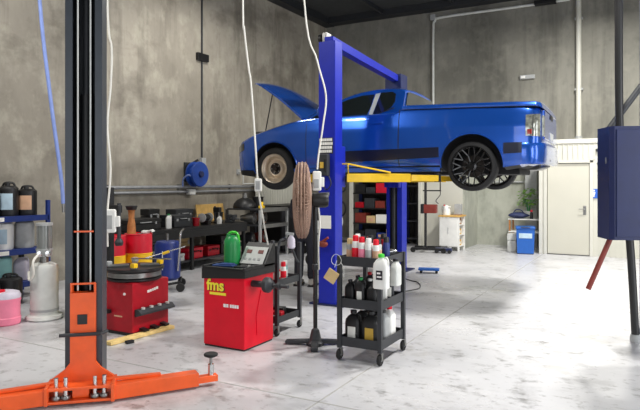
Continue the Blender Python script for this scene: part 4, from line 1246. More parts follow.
pail('black drum with tan label, nearest the end of the top blue shelf', (-7.91, 5.54, 1.141), 'black', 'black', 'label_tan', .122, .42, face, G, True)
pail('white drum with pale label on the middle blue shelf', (-7.92, 5.17, .681), 'white', 'white', 'label_blue', .13, .42, face, None, True)
pail('grey-white drum without a label beside the white drum on the middle blue shelf', (-7.92, 5.50, .681), 'lightgrey', 'white', None, .125, .42, face, None, True)
pail('white drum at the frame edge of the middle blue shelf', (-7.92, 4.85, .681), 'white', 'white', None, .12, .40, face, None, True)
pail('pale teal drum on the bottom blue shelf', (-7.90, 5.14, .221), 'teal', 'white', None, .13, .41, face, None, False)
pail('white drum with red cap at the frame edge of the bottom blue shelf', (-7.90, 4.86, .221), 'white', 'red', None, .11, .30, face, None, False)
jj = jug('pale lilac jug with black cap on the bottom blue shelf beside the teal drum', (-7.92, 5.45, .221), face + PI / 2, 'lilac', 'black', .36, .2, .14)
pail('tan bottle-shaped pail low behind the white cylinder at the end of the shelf', (-7.33, 5.35, 0), 'label_tan', 'black', None, .09, .34, face, None, False)
pail('black drum on the floor under the blue shelving, beside the pink drum', (-7.45, 4.97, 0), 'black', 'black', None, .14, .40, face, None, True)
pail('black drum on the floor behind the pink drum', (-7.35, 4.60, 0), 'black', 'black', None, .13, .38, face, None, True)
# pink drum on the floor
t = thing('plastic_drum', 'pink plastic drum with a pale lid and red cap on the floor at far left', 'drum', (-6.47, 4.25, 0), face)
MB().lathe([(0, 0), (.15, 0), (.165, .015), (.168, .08), (.16, .09), (.16, .26), (.168, .275), (.165, .30), (0, .30)], 36).build('body', 'pink', t)
MB().lathe([(0, .30), (.166, .30), (.168, .33), (.15, .365), (.1, .38), (0, .38)], 36).build('lid', 'lilac', t)
MB().lathe([(0, .365), (.045, .365), (.045, .40), (0, .40)], 18, (.07, -.02, 0)).build('cap', 'red', t)
MB().box(.155, .166, -.09, -.02, .12, .22, .003).build('label', 'black', t)

# white dispenser cylinder
t = thing('fluid_dispenser', 'white upright cylinder with grey valve box and clear sight jar, on a round foot', 'fluid dispenser', (-6.31, 4.64, 0), R(-42))
MB().lathe([(0, .0), (.19, 0), (.21, .02), (.2, .05), (.16, .06), (.155, .08), (.155, .60), (.14, .645), (.08, .67), (0, .67)], 36).build('tank', 'offwhite', t)
MB().lathe([(.157, .10), (.16, .10), (.16, .13), (.157, .13)], 36, loop=True).build('foot_band', 'lightgrey', t)
MB().cyl((0, 0, .66), (0, 0, .76), .05, n=18).build('valve_neck', 'steel', t)
vb = MB().box(-.09, .09, -.08, .08, .74, .82, .012).build('valve_block', 'lightgrey', t)
for k, (x, y) in enumerate(((.1, -.04), (.1, .05), (-.1, 0))):
    MB().lathe([(0, 0), (.03, 0), (.033, .01), (.033, .02), (0, .025)], 14, (x, y, .78), axis='X').build('gauge', 'chrome', vb)
MB().lathe([(.075, 0), (.085, 0), (.085, .28), (.075, .28)], 24, (0, 0, .83), loop=True).build('sight_jar', 'glass_jar', t)
MB().lathe([(0, 0), (.095, 0), (.095, .03), (0, .03)], 24, (0, 0, 1.105)).build('jar_lid', 'lightgrey', t)
MB().lathe([(0, 0), (.095, 0), (.095, .02), (0, .02)], 24, (0, 0, .815)).build('jar_base', 'lightgrey', t)
for a in (.6, 2.2, 3.8, 5.4):
    MB().cyl((.09 * math.cos(a), .09 * math.sin(a), .82), (.09 * math.cos(a), .09 * math.sin(a), 1.11), .006, n=6).build('jar_rod', 'steel', t)
MB().cyl((0, 0, .835), (0, 0, 1.10), .05, n=12).build('dip_tube', 'lightgrey', t)
MB().tube(smooth_path([(.1, -.05, .78), (.18, -.1, .70), (.17, -.1, .55), (.1, -.15, .48), (-.02, -.17, .56)], 6), .014, 8).build('hose', 'cord', t)
MB().tube(smooth_path([(-.1, .02, .78), (-.2, -.05, .68), (-.2, -.1, .58), (-.12, -.14, .52)], 6), .011, 8).build('hose', 'black', t)

# ------------------------------------------------------------------ black bench along the left wall
BN = thing('workbench', 'long black steel workbench along the stained left wall', 'workbench', (-7.95, 8.75, 0))
MB().box(-.5, .55, -1.75, 1.47, .73, .79, .006).build('worktop', 'black', BN)
MB().box(.50, .55, -1.75, 1.47, .60, .73, .004).build('front_rail', 'black', BN)
for y in (-1.7, -.2, 1.40):
    for x in (-.42, .50):
        MB().box(x - .03, x + .03, y - .03, y + .03, 0, .73, .004).build('leg', 'black', BN)
MB().box(-.45, .50, -1.7, 1.3, .15, .18, .004).build('lower_shelf', 'charcoal', BN)
def case(label, loc, dims, m_, cat='case', name='tool_case', rot=0, handle=True, group=None, latch='lightgrey'):
    t = thing(name, label, cat, loc, rot, group)
    x, y, z = dims
    MB().box(-x / 2, x / 2, -y / 2, y / 2, 0, z * .62, .012).build('body', m_, t)
    MB().box(-x / 2 - .004, x / 2 + .004, -y / 2 - .004, y / 2 + .004, z * .64, z, .012).build('lid', m_, t)
    if handle:
        MB().tube([(x / 2, -y * .15, z * .72), (x / 2 + .035, -y * .15, z * .72), (x / 2 + .035, y * .15, z * .72), (x / 2, y * .15, z * .72)], .009, 6).build('handle', latch, t)
    for s in (-1, 1):
        MB().box(x / 2 - .002, x / 2 + .012, s * y * .33 - .02, s * y * .33 + .02, z * .52, z * .72, .003).build('latch', latch, t)
    return t
case('long black equipment case at the near end of the black workbench top', (-7.75, 7.45, .791), (.45, .80, .20), 'black', rot=.05)
case('flat black case beside the white bottle on the workbench', (-7.75, 8.45, .791), (.40, .42, .22), 'charcoal', rot=-.1)
case('red tool case on the shelf under the workbench, nearer the camera', (-7.70, 8.75, .181), (.35, .42, .20), 'drum_red', latch='black')
case('red tool case on the shelf under the workbench, farther from the camera', (-7.70, 9.30, .181), (.32, .36, .19), 'dred', latch='black')
case('white carton on the shelf under the workbench', (-7.66, 8.15, .181), (.35, .5, .14), 'offwhite', 'carton', 'carton', handle=False)
case('black crate on the shelf under the workbench near the blue tank', (-7.72, 7.45, .181), (.42, .6, .34), 'black', 'crate', 'crate')
case('brown carton on the shelf under the workbench behind the red cases', (-8.15, 8.95, .181), (.3, .4, .42), 'card', 'carton', 'carton', handle=False)
t = thing('plywood_panel', 'pale plywood panel leaning on the wall behind the workbench', 'panel', (-8.27, 10.12, .791))
MB().box(-.01, .012, -.45, .45, 0, .36, .003, Matrix.Rotation(R(-9), 4, 'Y')).build('panel', 'ply', t)
jug('white spray bottle standing on the workbench between the black cases', (-7.55, 8.05, .791), R(60), 'white', 'green', .26, .10, .08, None, None, 'spray_bottle')
def grinder(label, loc, rot):
    t = thing('bench_tool', label, 'bench tool', loc, rot)
    MB().box(-.09, .09, -.06, .06, 0, .08, .01).build('pedestal', 'black', t)
    MB().lathe([(0, -.1), (.06, -.09), (.07, -.04), (.07, .04), (.06, .09), (0, .1)], 18, (0, 0, .14), axis='Y').build('motor', 'black', t)
    for s in (-1, 1):
        MB().lathe([(0, -.014), (.085, -.014), (.085, .014), (0, .014)], 20, (0, s * .15, .14), axis='Y').build('grinding_wheel', 'lightgrey', t)
    return t
grinder('black double-wheel bench grinder standing on the workbench', (-7.62, 9.15, .791), .2)
t = thing('drill_stand', 'small black drill stand in front of the plywood panel on the workbench', 'drill stand', (-7.72, 9.62, .791))
MB().box(-.09, .09, -.08, .08, 0, .02, .004).build('base', 'black', t)
MB().cyl((-.05, 0, .02), (-.05, 0, .34), .018, n=12).build('column', 'charcoal', t)
MB().box(-.07, .09, -.045, .045, .22, .32, .015).build('head', 'black', t)
MB().cyl((.05, 0, .12), (.05, 0, .22), .014, n=10).build('chuck', 'steel', t)
t = thing('bench_vice', 'dark bench vice at the far end of the workbench', 'vice', (-7.60, 9.92, .791), .2)
MB().box(-.10, .06, -.07, .07, 0, .05, .008).build('base', 'charcoal', t)
MB().box(-.06, .0, -.08, .08, .05, .16, .01).build('fixed_jaw', 'charcoal', t)
MB().box(.05, .11, -.08, .08, .05, .16, .01).build('sliding_jaw', 'charcoal', t)
MB().cyl((-.02, 0, .08), (.19, 0, .08), .016, n=10).build('screw', 'steel', t)
MB().cyl((.18, -.09, .08), (.18, .09, .08), .008, n=8).build('handle', 'steel', t)
jug('small white tub standing beside the drill stand on the workbench', (-7.50, 9.42, .791), 0, 'white', 'white', .16, .09, .07, None, None, 'plastic_bottle')


# more dark clutter on and under the workbench
case('tall black case standing on the workbench beside the long equipment case', (-8.0, 8.05, .791), (.22, .26, .34), 'black')
case('black case at the wall side of the workbench behind the bench grinder', (-8.15, 9.0, .791), (.26, .5, .30), 'charcoal')
case('black crate on the shelf under the far end of the workbench', (-7.75, 9.80, .181), (.4, .5, .36), 'black', 'crate', 'crate')
case('charcoal crate at the wall side under the workbench', (-8.2, 8.15, .181), (.32, .55, .42), 'charcoal', 'crate', 'crate')
def bucket(label, loc, m_, r=.1, h=.2):
    t = thing('bucket', label, 'bucket', loc, 0)
    MB().lathe([(0, 0), (r * .85, 0), (r, h), (r + .01, h), (r + .01, h - .015), (r * .93, h - .01), (r * .8, .012), (0, .012)], 24).build('tub', m_, t)
    MB().tube(smooth_path([(0, -r, h - .02), (.03, -r * .6, h + .05), (.04, 0, h + .07), (.03, r * .6, h + .05), (0, r, h - .02)], 4), .005, 6).build('handle', 'steel', t)
bucket('small black bucket on the workbench in front of the plywood panel', (-7.95, 9.95, .791), 'black')
bucket('dark red bucket on the workbench between the case and the grinder', (-7.58, 8.82, .791), 'dred', .07, .15)
bucket('black bucket on top of the grey rack at its far end', (-7.75, 11.1, 1.051), 'black', .13, .24)

# steel rack at the end of the bench
RK = thing('steel_rack', 'grey steel rack beyond the workbench carrying engine parts and a black dome', 'rack', (-7.62, 10.90, 0))
for x in (-.45, .42):
    for y in (-.5, .55):
        MB().box(x - .025, x + .025, y - .025, y + .025, 0, 1.03, .003).build('post', 'lightgrey' if x > 0 else 'charcoal', RK)
for z in (.25, .68, 1.02):
    MB().box(-.45, .42, -.5, .55, z, z + .03, .004).build('rack_shelf', 'charcoal', RK)
    MB().box(.41, .45, -.5, .55, z - .04, z + .04, .004).build('front_rail', 'steel', RK)
t = thing('dome_lamp', 'black dome-shaped cover with a bright metal neck on top of the grey rack', 'cover', (-7.80, 10.68, 1.051))
MB().lathe([(0, 0), (.25, 0), (.26, .03), (.24, .10), (.17, .18), (.08, .22), (0, .22)], 28).build('dome', 'black', t)
MB().lathe([(0, .21), (.06, .21), (.05, .30), (.055, .33), (0, .33)], 18).build('neck', 'steel', t)
t = thing('oil_can', 'small yellow metal part standing on the grey rack beside the black dome', 'metal part', (-7.38, 10.72, 1.051), .4)
MB().box(-.06, .06, -.07, .07, 0, .06, .012).build('base', 'yellow', t)
MB().cyl((0, -.04, .05), (0, .05, .12), .03, n=14).build('barrel', 'yellow', t)
MB().cyl((0, .04, .10), (0, .09, .13), .012, n=10).build('nozzle', 'steel', t)
for (x, y, z, m_, lb) in ((-7.62, 10.55, .711, 'steel', 'grey gearbox casing on the middle shelf of the grey rack'), (-7.65, 11.0, .711, 'rust', 'brown gearbox casing on the middle shelf of the grey rack'), (-7.7, 10.6, .281, 'charcoal', 'dark gearbox casing on the low shelf of the grey rack'), (-7.7, 11.05, .281, 'rust_red', 'red-brown gearbox casing on the low shelf of the grey rack')):
    t = thing('gearbox_casing', lb, 'gearbox', (x, y, z), .3, 'gearbox casings on the grey rack')
    MB().lathe([(0, -.17), (.06, -.16), (.08, -.05), (.12, .02), (.13, .12), (.13, .15), (0, .15)], 18, (0, 0, .131), axis='X').build('housing', m_, t)
    MB().lathe([(0, .15), (.10, .15), (.09, .175), (0, .175)], 16, (0, 0, .131), axis='X').build('end_plate', 'steel', t)

# conduit frame in front of the nose, ribbed sheet and grey machine in the left rear corner
t = thing('wire_bracket', 'thin white bent rod bracket on the left wall just below the car nose', 'bracket', (-8.40, 11.3, 1.52))
MB().tube([(-.08, .05, .34), (.06, .05, .34), (.06, .05, .06), (.06, .62, .06), (-.08, .62, .06)], .016, 8).build('rod', 'offwhite', t)
MB().box(-.10, -.06, .0, .1, .28, .40, .005).build('wall_plate', 'lightgrey', t)
t = thing('ribbed_sheet', 'ribbed white metal sheet standing on the black cupboard under the front wheel', 'metal sheet', (-8.25, 12.75, 1.071))
poly = []
n = 26
for i in range(n):
    y0 = -1.0 + 2.0 * i / n; dy = 2.0 / n
    poly += [(0, y0), (0, y0 + dy * .45), (.045, y0 + dy * .55), (.045, y0 + dy * .9)]
poly += [(-.02, 1.0), (-.02, -1.0)]
MB().prism(poly, 0, .62).build('sheet', 'white_wall', t)
t = thing('cupboard', 'low black cupboard in the left rear corner under the ribbed sheet', 'cupboard', (-7.95, 12.75, 0))
MB().box(-.45, .42, -1.05, 1.05, .03, 1.04, .01).build('carcass', 'black', t)
MB().box(-.47, .46, -1.08, 1.08, 1.04, 1.07, .006).build('top', 'black', t)
for s in (-1, 1):
    dr = MB().box(.42, .44, min(0, s * 1.03) + .01, max(0, s * 1.03) - .01, .06, 1.01, .004).build('door', 'charcoal', t)
    MB().box(.44, .465, s * .08 - .01, s * .08 + .01, .5, .65, .004).build('door_handle', 'steel', dr)
t = thing('coolant_machine', 'grey workshop machine with a white side pipe in front of the black cupboard', 'machine', (-6.85, 12.05, 0), R(-10))
MB().box(-.28, .28, -.33, .33, .1, .92, .04, seg=3).build('cabinet', 'lightgrey', t)
MB().prism([(-.28, .90), (.28, .90), (.22, 1.02), (-.2, 1.10)], -.3, .3, 'XZ').build('console', 'charcoal', t)
MB().box(.282, .29, -.2, .2, .55, .82, .006).build('front_panel', 'offwhite', t)
MB().tube(smooth_path([(.1, -.38, .2), (.1, -.42, .7), (.05, -.40, 1.02)], 5), .05, 10).build('side_pipe', 'white', t)
for s in (-1, 1):
    MB().lathe([(0, -.02), (.09, -.02), (.10, 0), (.09, .02), (0, .02)], 18, (0, s * .34, .1), axis='Y').build('wheel', 'black_soft', t)
t = thing('bottle_trolley', 'black upright two-wheel trolley between the grey machine and the tool trolley', 'trolley', (-5.75, 10.35, 0), R(-20))
for s in (-1, 1):
    MB().tube(smooth_path([(0, s * .2, .06), (0, s * .2, .95), (.03, s * .18, 1.15), (.16, s * .17, 1.2)], 5), .018, 8).build('rail', 'black', t)
    MB().lathe([(0, -.02), (.10, -.02), (.11, 0), (.10, .02), (0, .02)], 18, (.0, s * .26, .11), axis='Y').build('wheel', 'black_soft', t)
for z in (.3, .6, .9):
    MB().bar((0, -.2, z), (0, .2, z), .02, .03, .004).build('cross_bar', 'black', t)
MB().box(0, .26, -.2, .2, .0, .02, .004).build('toe_plate', 'black', t)
MB().cyl((0, -.26, .11), (0, .26, .11), .014, n=10).build('axle', 'steel', t)

# ------------------------------------------------------------------ back: dark shelving with stock
BS = thing('stock_shelving', 'tall dark shelving with blue uprights behind the far hoist post, full of stock', 'shelving', (-6.35, 14.85, 0))
for x in (-.75, .62):
    for y in (-.3, .3):
        MB().box(x - .05, x + .05, y - .03, y + .03, 0, 2.4, .004).build('upright', 'white_trim' if (x < 0 and y < 0) else 'shelf_blue', BS)
lv = (.10, .50, .90, 1.30, 1.72, 2.15)
for z in lv:
    MB().box(-.75, .62, -.3, .3, z, z + .03, .003).build('shelf', 'black', BS)
MB().box(-.75, .62, .3, .32, .05, 2.4).build('back_panel', 'black', BS)
cols = ['rust_red', 'drum_red', 'black', 'card', 'offwhite', 'dred', 'charcoal', 'label_white', 'tank_blue', 'black']
names = {'rust_red': 'red-brown', 'drum_red': 'bright red', 'black': 'black', 'card': 'tan', 'offwhite': 'milky white', 'dred': 'dark red', 'charcoal': 'charcoal', 'label_white': 'white', 'tank_blue': 'blue'}
lvn = ['bottom', 'second', 'third', 'fourth', 'fifth', 'top']
rows_ = [['black', 'charcoal', 'tank_blue', 'card'], ['rust_red', 'card', 'label_white', 'charcoal'], ['dred', 'charcoal', 'rust_red', 'black'], ['black', 'charcoal', 'drum_red', 'dred'], ['charcoal', 'black', 'rust_red', 'dred']]
for li, row in enumerate(rows_):
    x = -6.35 - .66
    for ci, m_ in enumerate(row):
        wd = (.27, .31, .25, .29)[(ci + li) % 4]
        hh = (.19, .26, .15, .23)[(ci * 3 + li) % 4]
        t = thing('stock_box', '%s stock box on the %s shelf from the floor of the dark shelving' % (names[m_], lvn[li]), 'box', (x + wd / 2, 14.75, lv[li] + .031), 0, 'boxes on the dark stock shelving')
        MB().box(-wd / 2, wd / 2, -.16, .2, 0, hh, .008).build('carton', m_, t)
        if m_ in ('card', 'offwhite', 'tank_blue'):
            MB().box(-wd * .3, wd * .3, -.164, -.159, hh * .25, hh * .7, .001).build('carton_label', 'label_tan', t)
        x += wd + .025
def shelf_unit2():
    B = thing('parts_rack', 'dark narrow rack in the doorway shadow left of the white post at the back', 'rack', (-5.42, 14.9, 0))
    for x in (-.16, .16):
        for y in (-.25, .3):
            MB().box(x - .02, x + .02, y - .02, y + .02, 0, 2.3, .003).build('upright', 'black', B)
    for z in (.15, .6, 1.05, 1.5, 1.95):
        MB().box(-.16, .16, -.25, .3, z, z + .025, .003).build('shelf', 'charcoal', B)
    MB().box(-.18, .18, .32, .34, .02, 2.3).build('back_panel', 'black', B)
shelf_unit2()
t = thing('hose_rack', 'white wall rail with coiled dark hoses between the blue post and the dark shelving', 'hose rack', (-7.45, 14.55, 0))
MB().box(-.02, .02, -.02, .02, 0, 1.9, .003).build('post', 'offwhite', t)
MB().box(-.25, .25, -.2, .2, 0, .02, .003).build('foot', 'charcoal', t)
for (z, x, m_) in ((1.55, .1, 'charcoal'), (1.25, -.08, 'teal'), (.9, .08, 'black'), (.55, -.02, 'white')):
    MB().tube([(x + .12 * math.cos(2 * PI * k / 24), -.05, z + .19 * math.sin(2 * PI * k / 24)) for k in range(24)], .025, 8, closed=True).build('coiled_hose', m_, t)

# ------------------------------------------------------------------ black engine stand at the back
t = thing('transmission_stand', 'black wheeled stand with tall pole and hanging hook beside the white bench', 'lifting stand', (-4.62, 13.40, 0), R(8))
MB().cyl((0, 0, .08), (0, 0, 1.62), .03, n=14).build('pole', 'black', t)
MB().bar((-.06, 0, 1.42), (.36, 0, 1.42), .03, .03, .004).build('cross_arm', 'black', t)
MB().cyl((.34, 0, 1.42), (.34, 0, 1.66), .014, n=10).build('upright_pin', 'black', t)
MB().tube(smooth_path([(.34, 0, 1.41), (.34, 0, 1.33), (.30, 0, 1.27), (.24, 0, 1.18), (.30, 0, 1.12)], 5), .009, 6).build('chain', 'charcoal', t)
cb_ = MB().box(-.10, .26, -.10, .12, .90, 1.10, .015).build('motor_box', 'rust_red', t)
MB().box(-.10, -.02, -.105, .125, .89, 1.11, .012).build('end_cover', 'black', cb_)
for (a, b) in (((-.28, -.22), (.48, -.22)), ((-.28, .22), (.48, .22))):
    MB().bar((a[0], a[1], .09), (b[0], b[1], .09), .05, .05, .005).build('base_leg', 'black', t)
MB().bar((-.02, -.24, .09), (-.02, .24, .09), .07, .05, .005).build('base_bar', 'black', t)
for x in (-.25, .45):
    for y in (-.22, .22):
        MB().lathe([(0, -.025), (.055, -.025), (.062, 0), (.055, .025), (0, .025)], 16, (x, y, .062), axis='Y').build('castor', 'black_soft', t)
t = thing('floor_jack', 'low blue-grey floor jack lying between the black stand and the white bench', 'floor jack', (-4.2, 13.33, 0), .2)
MB().box(-.16, .22, -.1, .1, .04, .12, .02).build('chassis', 'navy', t)
MB().lathe([(0, 0), (.05, 0), (.05, .03), (0, .03)], 16, (.16, 0, .12)).build('saddle', 'lightgrey', t)
for x in (-.12, .17):
    for s in (-1, 1):
        MB().lathe([(0, -.015), (.04, -.015), (.043, 0), (.04, .015), (0, .015)], 14, (x, s * .11, .043), axis='Y').build('wheel', 'black_soft', t)

# white cupboard bench
WB = thing('white_bench', 'white cupboard bench with a timber top and open side shelves at the back wall', 'cupboard', (-4.18, 14.05, 0))
MB().box(-.24, .0, -.25, .25, .10, .80, .005).build('carcass', 'white', WB)
MB().box(-.232, .20, -.262, -.25, .12, .79, .004).build('end_panel', 'white', WB)
MB().box(0, .232, .22, .25, .10, .80, .003).build('rear_panel', 'white', WB)
for z in (.10, .36, .60):
    MB().box(0, .235, -.25, .25, z, z + .02, .003).build('open_shelf', 'white', WB)
for (x, y) in ((-.22, -.23), (-.22, .23), (.22, -.235), (.22, .23)):
    MB().box(x - .02, x + .02, y - .02, y + .02, 0, .80, .003).build('leg', 'white', WB)
MB().box(-.26, .26, -.28, .28, .80, .835, .005).build('timber_top', 'ply', WB)
MB().box(-.03, -.015, -.27, -.26, .40, .55, .003).build('door_pull', 'lightgrey', WB)
for (z, m_, lb) in ((.381, 'ply', 'tan carton on the middle open shelf of the white bench'), (.621, 'wood_tan', 'brown carton on the upper open shelf of the white bench'), (.121, 'ply', 'tan carton on the lowest open shelf of the white bench')):
    t = thing('carton', lb, 'carton', (.1 - 4.18, 14.03, z), 0, 'cartons in the white bench')
    MB().box(-.08, .09, -.13, .13, 0, .13, .005).build('carton_body', m_, t)
    MB().box(.0895, .092, -.06, .06, .03, .09, .001).build('carton_label', 'label_white', t)
t = thing('kettle', 'white electric kettle standing on the timber top of the white bench', 'kettle', (-4.30, 13.98, .836), -.5)
MB().lathe([(0, 0), (.09, 0), (.095, .02), (.085, .15), (.06, .21), (.02, .23), (0, .24)], 24).build('body', 'white', t)
MB().tube(smooth_path([(-.07, 0, .19), (-.14, 0, .2), (-.15, 0, .1), (-.09, 0, .04)], 5), .014, 8).build('handle', 'offwhite', t)
MB().bar((.06, 0, .16), (.12, 0, .2), .04, .03, .006).build('spout', 'white', t)
t = thing('toaster_box', 'grey box beside the kettle on the white bench', 'box', (-4.04, 14.08, .836), .05)
MB().box(-.075, .075, -.1, .1, .012, .26, .012).build('casing', 'lightgrey', t)
MB().box(-.08, .08, -.105, .105, 0, .014, .004).build('base', 'wood_tan', t)
t = thing('spray_bottle', 'small white bottle standing at the left end of the white bench', 'bottle', (-4.39, 14.1, .836), 0)
MB().lathe([(0, 0), (.04, 0), (.043, .12), (.02, .17), (.018, .2), (0, .2)], 16).build('body', 'offwhite', t)
MB().lathe([(0, .2), (.022, .2), (.02, .24), (0, .24)], 12).build('cap', 'drum_red', t)

# ------------------------------------------------------------------ alcove: blue tub, stand, plant
ALC = thing('alcove_stand', 'pale stand in the concrete alcove behind the blue tub, carrying the plant', 'stand', (-2.70, 14.95, 0))
for z in (.42, .72):
    MB().box(-.32, .42, -.22, .25, z, z + .03, .004).build('shelf', 'white', ALC)
for x in (-.29, .39):
    for y in (-.19, .22):
        MB().box(x - .018, x + .018, y - .018, y + .018, 0, .74, .003).build('leg', 'wood_tan', ALC)
t = thing('waste_bin', 'bright blue plastic bin with a lid and pale label left of the white door', 'bin', (-2.52, 14.13, 0), R(12))
MB().prism([(-.175, .02), (.175, .02), (.195, .56), (-.195, .56)], -.16, .16, 'XZ').build('body', 'bin_blue', t)
MB().box(-.21, .21, -.18, .18, .56, .62, .02).build('lid', 'bin_blue', t)
MB().box(-.14, .14, -.168, -.158, .36, .47, .004).build('label', 'label_blue', t)
MB().box(-.17, .17, -.15, .15, 0, .022, .004).build('base', 'navy', t)
MB().cyl((-.1, -.18, .60), (.1, -.18, .60), .015, n=10).build('lid_handle', 'navy', t)
t = thing('cloth_bundle', 'dark blue rumpled bag lying on the alcove stand below the plant', 'bag', (-2.80, 14.83, .751), .1)
mb = MB()
rows = []
for i in range(9):
    v = i / 8
    rr = math.sin(PI * min(.98, max(.02, v))) ** .5
    rows.append([((.24 + .02 * math.sin(3 * a + v * 5)) * rr * math.cos(a), (.15 + .015 * math.sin(5 * a)) * rr * math.sin(a), .15 * v + .012 * math.sin(4 * a + 6 * v) * rr * (1 if v > .1 else 0)) for a in [2 * PI * k / 28 for k in range(28)]])
mb.grid(rows, close_u=True, cap=True).build('bag', 'bag', t)
MB().tube(smooth_path([(-.12, -.03, .13), (-.05, -.03, .21), (.06, -.03, .2), (.12, -.03, .13)], 5), .012, 8).build('strap', 'navy', t)
t = thing('bottle', 'small bottle with a red cap beside the plant in the alcove', 'bottle', (-2.50, 14.80, .751))
MB().lathe([(0, 0), (.035, 0), (.035, .13), (.015, .17), (0, .17)], 14).build('body', 'black', t)
MB().lathe([(0, .165), (.03, .165), (.028, .21), (0, .21)], 12).build('cap', 'drum_red', t)
t = thing('potted_plant', 'leafy green potted plant on the stand in the concrete alcove', 'plant', (-2.62, 15.12, .751))
MB().lathe([(0, 0), (.09, 0), (.12, .14), (.13, .15), (.13, .17), (.11, .165), (0, .15)], 24).build('pot', 'offwhite', t)
mb = MB()
rnd = random.Random(3)
for k in range(120):
    a = rnd.uniform(0, 2 * PI); el = rnd.uniform(-.1, 1.3)
    r0 = rnd.uniform(.05, .27)
    c = Vector((r0 * math.cos(a) * math.cos(el) * 1.1, r0 * math.sin(a) * math.cos(el), .28 + rnd.uniform(0, .42)))
    d = Vector((math.cos(a), math.sin(a), rnd.uniform(-.5, .6))).normalized()
    s = d.cross(Vector((0, 0, 1))).normalized()
    n_ = s.cross(d)
    L, W_ = rnd.uniform(.07, .13), rnd.uniform(.022, .04)
    pts = [c, c + d * L * .35 + s * W_ + n_ * .008, c + d * L * .7 + s * W_ * .7, c + d * L - n_ * .015, c + d * L * .7 - s * W_ * .7, c + d * L * .35 - s * W_ + n_ * .008]
    vs = [mb.bm.verts.new(p) for p in pts]
    vs2 = [mb.bm.verts.new(p - n_ * .003) for p in pts]
    mb.bm.faces.new(vs); mb.bm.faces.new(list(reversed(vs2)))
    for q in range(6): mb.bm.faces.new((vs[q], vs2[q], vs2[(q + 1) % 6], vs[(q + 1) % 6]))
mb.build('foliage', 'leaf', t)
mb = MB()
for k in range(6):
    a = k * 1.05
    mb.tube(smooth_path([(.02 * math.cos(a), .02 * math.sin(a), .14), (.05 * math.cos(a), .05 * math.sin(a), .3), (.13 * math.cos(a), .13 * math.sin(a), .45)], 4), .006, 6)
mb.build('stems', 'green', t)
case('white and black carton standing beside the blue bin in the alcove', (-2.86, 14.42, 0), (.2, .18, .42), 'offwhite', 'carton', 'carton', handle=False, latch='black')
t = thing('wall_mounted_pipe', 'thin horizontal pipe end near the top of the concrete alcove', 'pipe', (0, 0, 0))
MB().cyl((-3.6, 15.62, 1.62), (-2.75, 15.62, 1.62), .022, n=10).build('pipe', 'lightgrey', t)
MB().box(-2.80, -2.72, 15.58, 15.7, 1.56, 1.68, .01).build('end_box', 'offwhite', t)
t = thing('grey_post', 'grey post standing in the alcove behind the plant', 'post', (-2.62, 15.5, 0))
MB().box(-.14, .14, -.05, .05, 0, 2.3, .006).build('post', 'lightgrey', t)
MB().box(-.16, .16, -.08, .08, 0, .05, .004).build('shoe', 'lightgrey', t)

# small things on the floor
t = thing('wheel_dolly', 'small bright blue floor dolly at the foot of the far blue hoist post', 'dolly', (-3.52, 10.28, 0), .3)
MB().box(-.15, .22, -.1, .1, .05, .085, .012).build('deck', 'bin_blue', t)
for x in (-.1, .17):
    for y in (-.07, .07):
        MB().lathe([(0, -.012), (.022, -.012), (.024, 0), (.022, .012), (0, .012)], 12, (x, y, .0245), axis='Y').build('castor', 'black_soft', t)
tag(MB().tube(smooth_path([(-3.72, 9.55, .008), (-3.45, 9.3, .008), (-3.3, 9.2, .008), (-3.1, 8.7, .008), (-3.22, 8.25, .008), (-3.18, 7.95, .008)], 6), .0075, 6).build('floor_cable', 'charcoal'), 'thin dark cable snaking across the floor from the far hoist post', 'cable')

# ------------------------------------------------------------------ person standing under the car nose
PX, PY = -4.73, 8.06
P_ = thing('person', 'person in dark shirt and navy trousers standing behind the fan, facing away', 'person', (PX, PY, 0), R(12))
def skin_mesh(name, verts, edges, radii, material, parent, sub=2, root=0):
    me = bpy.data.meshes.new(name)
    me.from_pydata(verts, edges, [])
    o = bpy.data.objects.new('tmp', me); COL.objects.link(o)
    md = o.modifiers.new('s', 'SKIN')
    md.use_smooth_shade = True
    for i, r in enumerate(radii):
        rr = r if isinstance(r, tuple) else (r, r)
        me.skin_vertices[0].data[i].radius = rr
    me.skin_vertices[0].data[root].use_root = True
    s2 = o.modifiers.new('d', 'SUBSURF'); s2.levels = sub; s2.render_levels = sub
    dg = bpy.context.evaluated_depsgraph_get()
    m2 = bpy.data.meshes.new_from_object(o.evaluated_get(dg))
    bpy.data.objects.remove(o)
    m2.materials.clear(); m2.materials.append(M[material])
    m2.shade_smooth()
    if parent == 'mesh': return m2
    o2 = bpy.data.objects.new(name, m2); COL.objects.link(o2); o2.parent = parent
    return o2
# local: faces +y (away from camera), x to the right
# body: pelvis 0, belly, chest, neck, head, arms, hands with fingers, legs
V = [(0, 0, .88), (0, .01, 1.02), (0, .0, 1.18), (0, .01, 1.32), (0, .03, 1.41), (0, .05, 1.46)]
Rd = [(.115, .08), (.105, .075), (.12, .08), (.10, .07), (.052, .05), (.05, .05)]
Ed = [(0, 1), (1, 2), (2, 3), (3, 4), (4, 5)]
for s in (-1, 1):
    b = len(V)
    V += [(s * .10, .0, .80), (s * .105, .02, .47), (s * .11, -.01, .10), (s * .115, .04, .05), (s * .12, .15, .035)]
    Rd += [.095, .062, .045, .042, .035]
    Ed += [(0, b), (b, b + 1), (b + 1, b + 2), (b + 2, b + 3), (b + 3, b + 4)]
    b = len(V)
    V += [(s * .185, .0, 1.30), (s * .205, .02, 1.05), (s * .11, .22, 1.12), (s * .10, .29, 1.13)]
    Rd += [.055, .042, .032, .028]
    Ed += [(3, b), (b, b + 1), (b + 1, b + 2), (b + 2, b + 3)]
body_ = skin_mesh('body', V, Ed, Rd, 'skin', P_)
